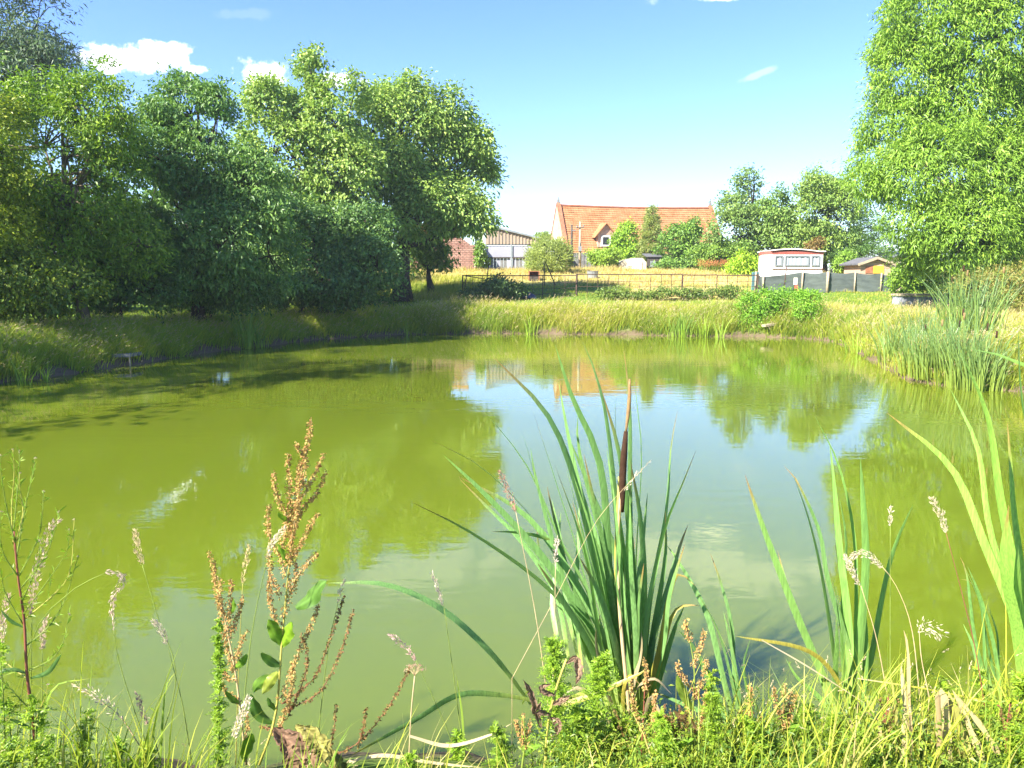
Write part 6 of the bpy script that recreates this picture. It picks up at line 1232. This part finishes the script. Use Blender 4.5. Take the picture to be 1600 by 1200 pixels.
for k, (px, top, sp, n, lab) in enumerate([(905, 1110, 70, 4200, 'low dark feathery weed under the withered herb'), (965, 1120, 60, 3600, 'low feathery weed in front of the largest reedmace foot'), (1040, 1120, 60, 3200, 'low feathery weed at the foot of the yellowish dock'), (1115, 1090, 44, 2600, 'upright feathery weed beside the banded reedmace'),
        (1255, 1105, 60, 3000, 'feathery weed in front of the straight reedmace foot'), (1210, 1160, 50, 2200, 'low feathery weed below the bent yellow reed leaf'), (1345, 1150, 66, 3200, 'spreading feathery weed before the straight reedmace'), (1420, 1140, 50, 2400, 'feathery weed tucked beside the dried cut stems'),
        (1560, 1110, 70, 4000, 'feathery weed at the foot of the picture-edge reedmace'), (1600, 1140, 70, 3600, 'feathery weed cut by the bottom corner of the picture'), (1500, 1170, 50, 2200, 'low feathery weed under the dried cut stems'), (80, 1150, 44, 900, 'low feathery weed at the foot of the red stemmed weed'), (20, 1100, 44, 900, 'feathery weed at the picture edge beside the pale plume'),
        (180, 1160, 36, 1400, 'sparse feathery weed under the oat-like panicle'), (710, 1150, 36, 1300, 'sparse pinkish feathery weed below the lone grass head'), (780, 1140, 40, 1500, 'yellow-green feathery weed in front of the drooping reed leaf'), (640, 1180, 34, 900, 'tiny feathery weed at the foot of the dry umbel')]):
    feathery(lab, [(px, 1215), (px + 5 * math.sin(k), (1215 + top) / 2), (px + 8 * math.sin(k * 2), top)], 3.05 + 0.2 * math.sin(k * 1.9), sp, n, np.array(FG1) * (0.8 + 0.4 * (k % 3) / 2), np.array(FG2) * (1.0 if k % 4 else 1.1))

for k, (px, top, sp, n, d, lab) in enumerate([(130, 1110, 46, 800, 3.0, 'feathery weed between the red stemmed weed and the oat-like panicle'), (55, 1090, 50, 800, 2.9, 'leafy feathery weed right before the red stemmed weed'), (8, 1010, 44, 900, 2.9, 'tall feathery weed cut by the picture edge under the pale plume'), (225, 1160, 34, 500, 3.0, 'small feathery weed at the foot of the tallest slender grass stalk'),
        (1470, 1060, 40, 1800, 3.25, 'feathery weed behind the dried cut stems'), (1180, 1130, 46, 2200, 2.95, 'broad feathery weed between banded and straight reedmace'), (1300, 1120, 44, 2000, 3.0, 'upright feathery weed hiding the straight reedmace foot'), (1590, 1060, 46, 2200, 3.0, 'tall feathery weed before the picture-edge reedmace'), (1120, 1050, 30, 1500, 3.15, 'slender feathery weed rising beside the yellowish dock'), (1530, 1050, 30, 1400, 3.3, 'slender feathery weed under the cream plume')]):
    feathery(lab, [(px, 1215), (px + 6 * math.sin(k * 3), (1215 + top) / 2), (px + 9 * math.sin(k * 2 + 1), top)], d, sp, n, np.array(FG1) * (0.9 + 0.15 * (k % 3)), np.array(FG2) * np.array([1.1, 1.0, 0.9]), (0.024, 0.008) if k % 2 else (0.018, 0.006))
for k, (lab, stem, d, sp) in enumerate([('low reddish dock below the yellowish dock', [(1060, 1210), (1058, 1150), (1062, 1110)], 2.95, [(0, 0.4), (-14, 0.7), (12, 0.8), (-22, 1.0)]), ('knobbly dock with pale spikes beside the bent yellow reed leaf', [(1225, 1205), (1228, 1130), (1224, 1075)], 3.05, [(2, 0.3), (-15, 0.6), (13, 0.75), (20, 1.0)]), ('small dock below the hooked plume', [(1385, 1205), (1383, 1140), (1388, 1090)], 3.0, [(0, 0.3), (-12, 0.6), (14, 0.8)]), ('rusty dock spikes at the foot of the withered herb', [(815, 1205), (820, 1160), (818, 1120)], 3.0, [(0, 0.4), (-12, 0.8), (12, 0.9)]), ('dock with drooping spikes in the bottom corner beside the picture-edge reedmace', [(1575, 1210), (1572, 1150), (1578, 1100)], 2.95, [(0, 0.3), (-16, 0.7), (14, 0.9)])]):
    t3 = stem[2]; dock(lab, stem, d, [([(stem[1][0], stem[1][1] + 12 * f), (t3[0] + o * 0.7, (t3[1] + stem[1][1]) / 2), (t3[0] + o, t3[1] + 22 * f - 14)], 7 if k % 2 else 4.5) for o, f in sp], [([(stem[1][0], stem[1][1] + 20), (stem[1][0] + 12, stem[1][1] + 8), (stem[1][0] + 26, stem[1][1] + 4)], 11, LG)], M_stemg if k % 2 else M_stemr)
# --- red stemmed branching weed at the picture edge
rw = thing('branching_weed', P(50, 1195, 2.95), 'tall red stemmed weed with thin upright green branchlets at the picture edge', 'weed')
st = [(60, 1215), (52, 1130), (42, 1050), (38, 970), (28, 900), (22, 830)]
m_ = MB(); m_.tube(curve3(st, 2.95, 2.95, 16), np.linspace(0.0075, 0.0035, 16), 7); m_.obj('stem', M_stemr, rw, True)
for k, pp in enumerate([[(22, 860), (18, 800), (22, 740), (20, 703)], [(20, 840), (26, 780), (30, 730), (30, 705)], [(24, 850), (10, 790), (2, 740), (0, 712)], [(24, 880), (40, 790), (50, 745), (55, 716)], [(24, 850), (36, 800), (30, 760), (31, 740)], [(30, 900), (60, 840), (66, 800), (68, 768)], [(32, 920), (70, 870), (85, 830), (92, 800)], [(36, 960), (80, 900), (105, 860), (108, 828)],
        [(36, 970), (88, 925), (110, 890), (116, 812)], [(40, 1010), (75, 980), (100, 940), (122, 870)], [(36, 975), (10, 930), (2, 900), (-4, 860)], [(40, 1050), (80, 1030), (98, 1005), (108, 960)], [(42, 1060), (15, 1040), (-5, 1020)], [(48, 1110), (20, 1080), (0, 1060)], [(28, 900), (8, 870), (0, 840), (2, 800)], [(34, 940), (52, 900), (60, 880), (62, 845)], [(50, 1140), (70, 1090), (75, 1070)]]):
    pts = curve3(pp, 2.95, 2.95 + RF.uniform(-.15, .15), 12); m_ = MB(); m_.tube(pts, np.linspace(0.0028, 0.0009, 12), 5); br_ = m_.obj('branch', M_stemg if k % 4 else M_stemy, rw, True)
    n = 26; t = RF.random(n); p = np.stack([np.interp(t, np.linspace(0, 1, 12), pts[:, q]) for q in range(3)], 1); tn = nrm(np.gradient(pts, axis=0))[np.clip((t * 11).astype(int), 0, 11)]
    V, Q = leaf_quads(p, tn * 0.9 + RF.normal(size=(n, 3)) * 0.45, RF.normal(size=(n, 3)) + UP * 0.3, RF.uniform(0.02, 0.055, n), 0.0055, 0.15, 0.15)
    C = lerpc(FG1, (0.24, 0.33, 0.04), RF.random(n)); quads_obj('foliage', V, Q, M_leaf, br_, np.repeat(C, 4, 0))
    V, Q = leaf_quads(np.repeat(pts[-1][None], 10, 0), UP * 0.5 + RF.normal(size=(10, 3)) * 0.4, RF.normal(size=(10, 3)), 0.008, 0.004); quads_obj('bud', V, Q, M_seed, br_, np.tile([0.5, 0.42, 0.32], (40, 1)))
for pp, w in (([(42, 1052), (20, 1046), (-10, 1052)], 7), ([(48, 1060), (75, 1050), (96, 1022)], 8), ([(36, 980), (16, 970), (0, 952)], 6), ([(56, 1145), (64, 1130), (66, 1118)], 9), ([(50, 1140), (30, 1130), (10, 1122)], 7)): broad_leaf(rw, pp, 2.95, w, (0.07, 0.14, 0.035), -0.03, 0.05)

# --- dry umbel
um = thing('dry_umbel', P(640, 1195, 3.1), 'dry brown umbel on a slender pale stem over the water', 'umbel plant')
m_ = MB(); m_.tube(curve3([(638, 1210), (642, 1120), (648, 1056)], 3.1, 3.1, 8), 0.0028, 6); m_.obj('stem', M_stemt, um, True)
for k in range(12):
    a = (k - 5.5) / 5.5; e = (648 + 14 * a, 1040 + 6 * a * a + 3 * math.sin(k * 2)); m_ = MB(); q = curve3([(648, 1056), (648 + 8 * a, 1047), e], 3.1, 3.1 + 0.04 * math.sin(k * 1.7), 5); m_.tube(q, 0.0010, 4); ry_ = m_.obj('ray', M_stemt, um, True)
    V, Q = leaf_quads(q[-1] + RF.normal(size=(12, 3)) * 0.004, RF.normal(size=(12, 3)), RF.normal(size=(12, 3)), 0.008, 0.004); quads_obj('seed', V, Q, M_seed, ry_, np.tile([0.40, 0.26, 0.17], (48, 1)))

# --- bundle of dried cut reed stems
cs_ = thing('cut_stem_bundle', P(1485, 1195, 3.0), 'bundle of dried bleached reed stems cut short, at the near shore', 'cut stems')
for k, (pp, w, c) in enumerate([([(1482, 1205), (1478, 1120), (1470, 1075)], 20, 0), ([(1500, 1205), (1490, 1120), (1478, 1085)], 18, 1), ([(1520, 1205), (1500, 1130), (1482, 1080)], 16, 2), ([(1540, 1195), (1515, 1140), (1488, 1078)], 15, 0), ([(1505, 1210), (1498, 1150), (1492, 1100)], 20, 2), ([(1470, 1205), (1468, 1140), (1466, 1080)], 14, 1), ([(1560, 1180), (1530, 1130), (1490, 1082)], 12, 0), ([(1455, 1205), (1462, 1140), (1470, 1090)], 12, 2),
        ([(1412, 1190), (1414, 1100), (1408, 1040)], 14, 0), ([(1425, 1190), (1420, 1110), (1418, 1020), (1412, 985)], 12, 1), ([(1402, 1190), (1400, 1120), (1392, 1060)], 10, 2), ([(1345, 1190), (1330, 1130), (1320, 1110)], 10, 0), ([(1375, 1190), (1372, 1130), (1352, 1112)], 11, 1)]):
    pts = curve3(pp, 2.95 + 0.05 * math.sin(k * 2), 3.0 + 0.08 * math.sin(k), 12); c1 = [np.array([0.46, 0.38, 0.18]), np.array([0.38, 0.28, 0.14]), np.array([0.36, 0.34, 0.09])][c]; w = w * (0.62 if k > 7 else 0.8)
    V, Q, C = strap(pts, w * 3.0 / FPX, RF.uniform(-30, 30), RF.uniform(-60, 60), c1 * 0.8, c1, c1 * 1.05, lambda t: (1 - 0.3 * t) * np.where(t > 0.93, 0.12, 1.0) * (1 + 0.2 * np.sin(t * 17 + k)), 0.5); quads_obj('leaf', V, Q, M_seed, cs_, C, True)
for k, (pp, d, lab) in enumerate([([(545, 1190), (600, 1180), (680, 1192), (760, 1200)], 2.95, 'bleached flat straw lying along the water edge before the lone grass head'), ([(640, 1150), (700, 1165), (760, 1150), (800, 1130)], 3.0, 'short bleached straw propped under the drooping reed leaf'), ([(1190, 1000), (1260, 1040), (1330, 1085), (1370, 1110)], 3.3, 'thin pale straw fallen across the straight reedmace'), ([(1340, 1060), (1440, 1075), (1550, 1095), (1600, 1090)], 3.2, 'bent green straw fallen over the dried cut stems')]):
    pts = curve3(pp, d, d + 0.05, 14); t_ = thing('fallen_straw', pts[0], lab, 'straw', 'fallen straws on the near shore'); V, Q, C = strap(pts, (0.016 if k < 2 else 0.007), 10, 50, STRAW, STRAW * 1.1 if k != 3 else YEL1, STRAW); quads_obj('blade', V, Q, M_seed, t_, C, True)

# --- taller bright grass blades standing among them
pts = np.column_stack([np.concatenate([RF.uniform(0.7, 2.7, 90), RF.uniform(-2.4, -1.5, 40)]), np.concatenate([RF.uniform(2.9, 3.5, 90), RF.uniform(2.7, 3.2, 40)])]); pts = pts[pond_dist(pts) > 0.05]
grass_patch('undergrowth', pts, lambda x, y: 0.46 + 0.15 * wob(x, y, 4.1), lambda x, y: 0.40 + 0.3 * wob(x, y, 5.0, 1), 0.0075, 'scattered tall bright grass blades along the near shore', RF, gain=1.15, K=6, bendr=(0.05, 0.6), seeds=0.10, tuft=3, spread=0.04, seedL=0.012)
# --- undergrowth between them
pts = np.column_stack([RF.uniform(0.15, 2.9, 160), RF.uniform(2.5, 3.35, 160)]); pts = np.vstack([pts, np.column_stack([RF.uniform(-2.6, -1.5, 60), RF.uniform(2.4, 2.9, 60)]), np.column_stack([RF.uniform(-1.5, 0.2, 50), RF.uniform(2.4, 2.75, 50)])]); pts = pts[pond_dist(pts) > 0.1]
grass_patch('undergrowth', pts, lambda x, y: 0.24 + 0.16 * wob(x, y, 3.1) + 0.15 * sstep(0.4, 1.4, x), lambda x, y: 0.36 + 0.6 * wob(x, y, 4.3, 1), 0.007, 'tangle of green and straw grass along the near shore', RF, gain=1.05, K=5, seeds=0.06, tuft=6, spread=0.05, seedL=0.011)
n = 260; x = np.concatenate([RF.uniform(0.1, 2.9, 220), RF.uniform(-2.6, -1.5, 40)]); y = np.concatenate([RF.uniform(2.6, 3.35, 220), RF.uniform(2.4, 2.9, 40)]); b = np.column_stack([x, y, ground_z(np.column_stack([x, y]))]); per = 40
pos = np.repeat(b, per, 0) + RF.normal(size=(n * per, 3)) * np.array([0.07, 0.07, 0.05]) + UP * np.abs(RF.normal(0.06, 0.09, (n * per, 1))); V, Q = leaf_quads(pos, RF.normal(size=(n * per, 3)) + UP * 0.3, UP + RF.normal(size=(n * per, 3)) * 0.6, RF.uniform(0.012, 0.035, n * per), RF.uniform(0.006, 0.014, n * per))
C = lerpc((0.07, 0.15, 0.02), (0.24, 0.31, 0.03), np.clip(np.repeat(RF.random(n), per) + RF.normal(0, 0.2, n * per), 0, 1)); tag(quads_obj('undergrowth', V, Q, M_leaf, None, np.repeat(C, 4, 0)), 'small leafy ground cover filling the near shore', None, None, 'stuff')
# ------------------------------------------------------------------ summer haze in the air
mh = bpy.data.materials.new('pale_haze'); mh.use_nodes = True; nt = mh.node_tree; nt.nodes.clear()
pv = nt.nodes.new('ShaderNodeVolumePrincipled'); pv.inputs['Color'].default_value = (0.80, 0.90, 1.0, 1); pv.inputs['Density'].default_value = 0.0005; pv.inputs['Anisotropy'].default_value = 0.2
oh = nt.nodes.new('ShaderNodeOutputMaterial'); nt.links.new(pv.outputs[0], oh.inputs['Volume'])
hz = MB(); hz.box((0, 300, 12.0), (1600, 1700, 32.0)); haze = hz.obj('haze', mh)
tag(haze, 'thin pale summer haze lying over the pond and farm', None, None, 'stuff')
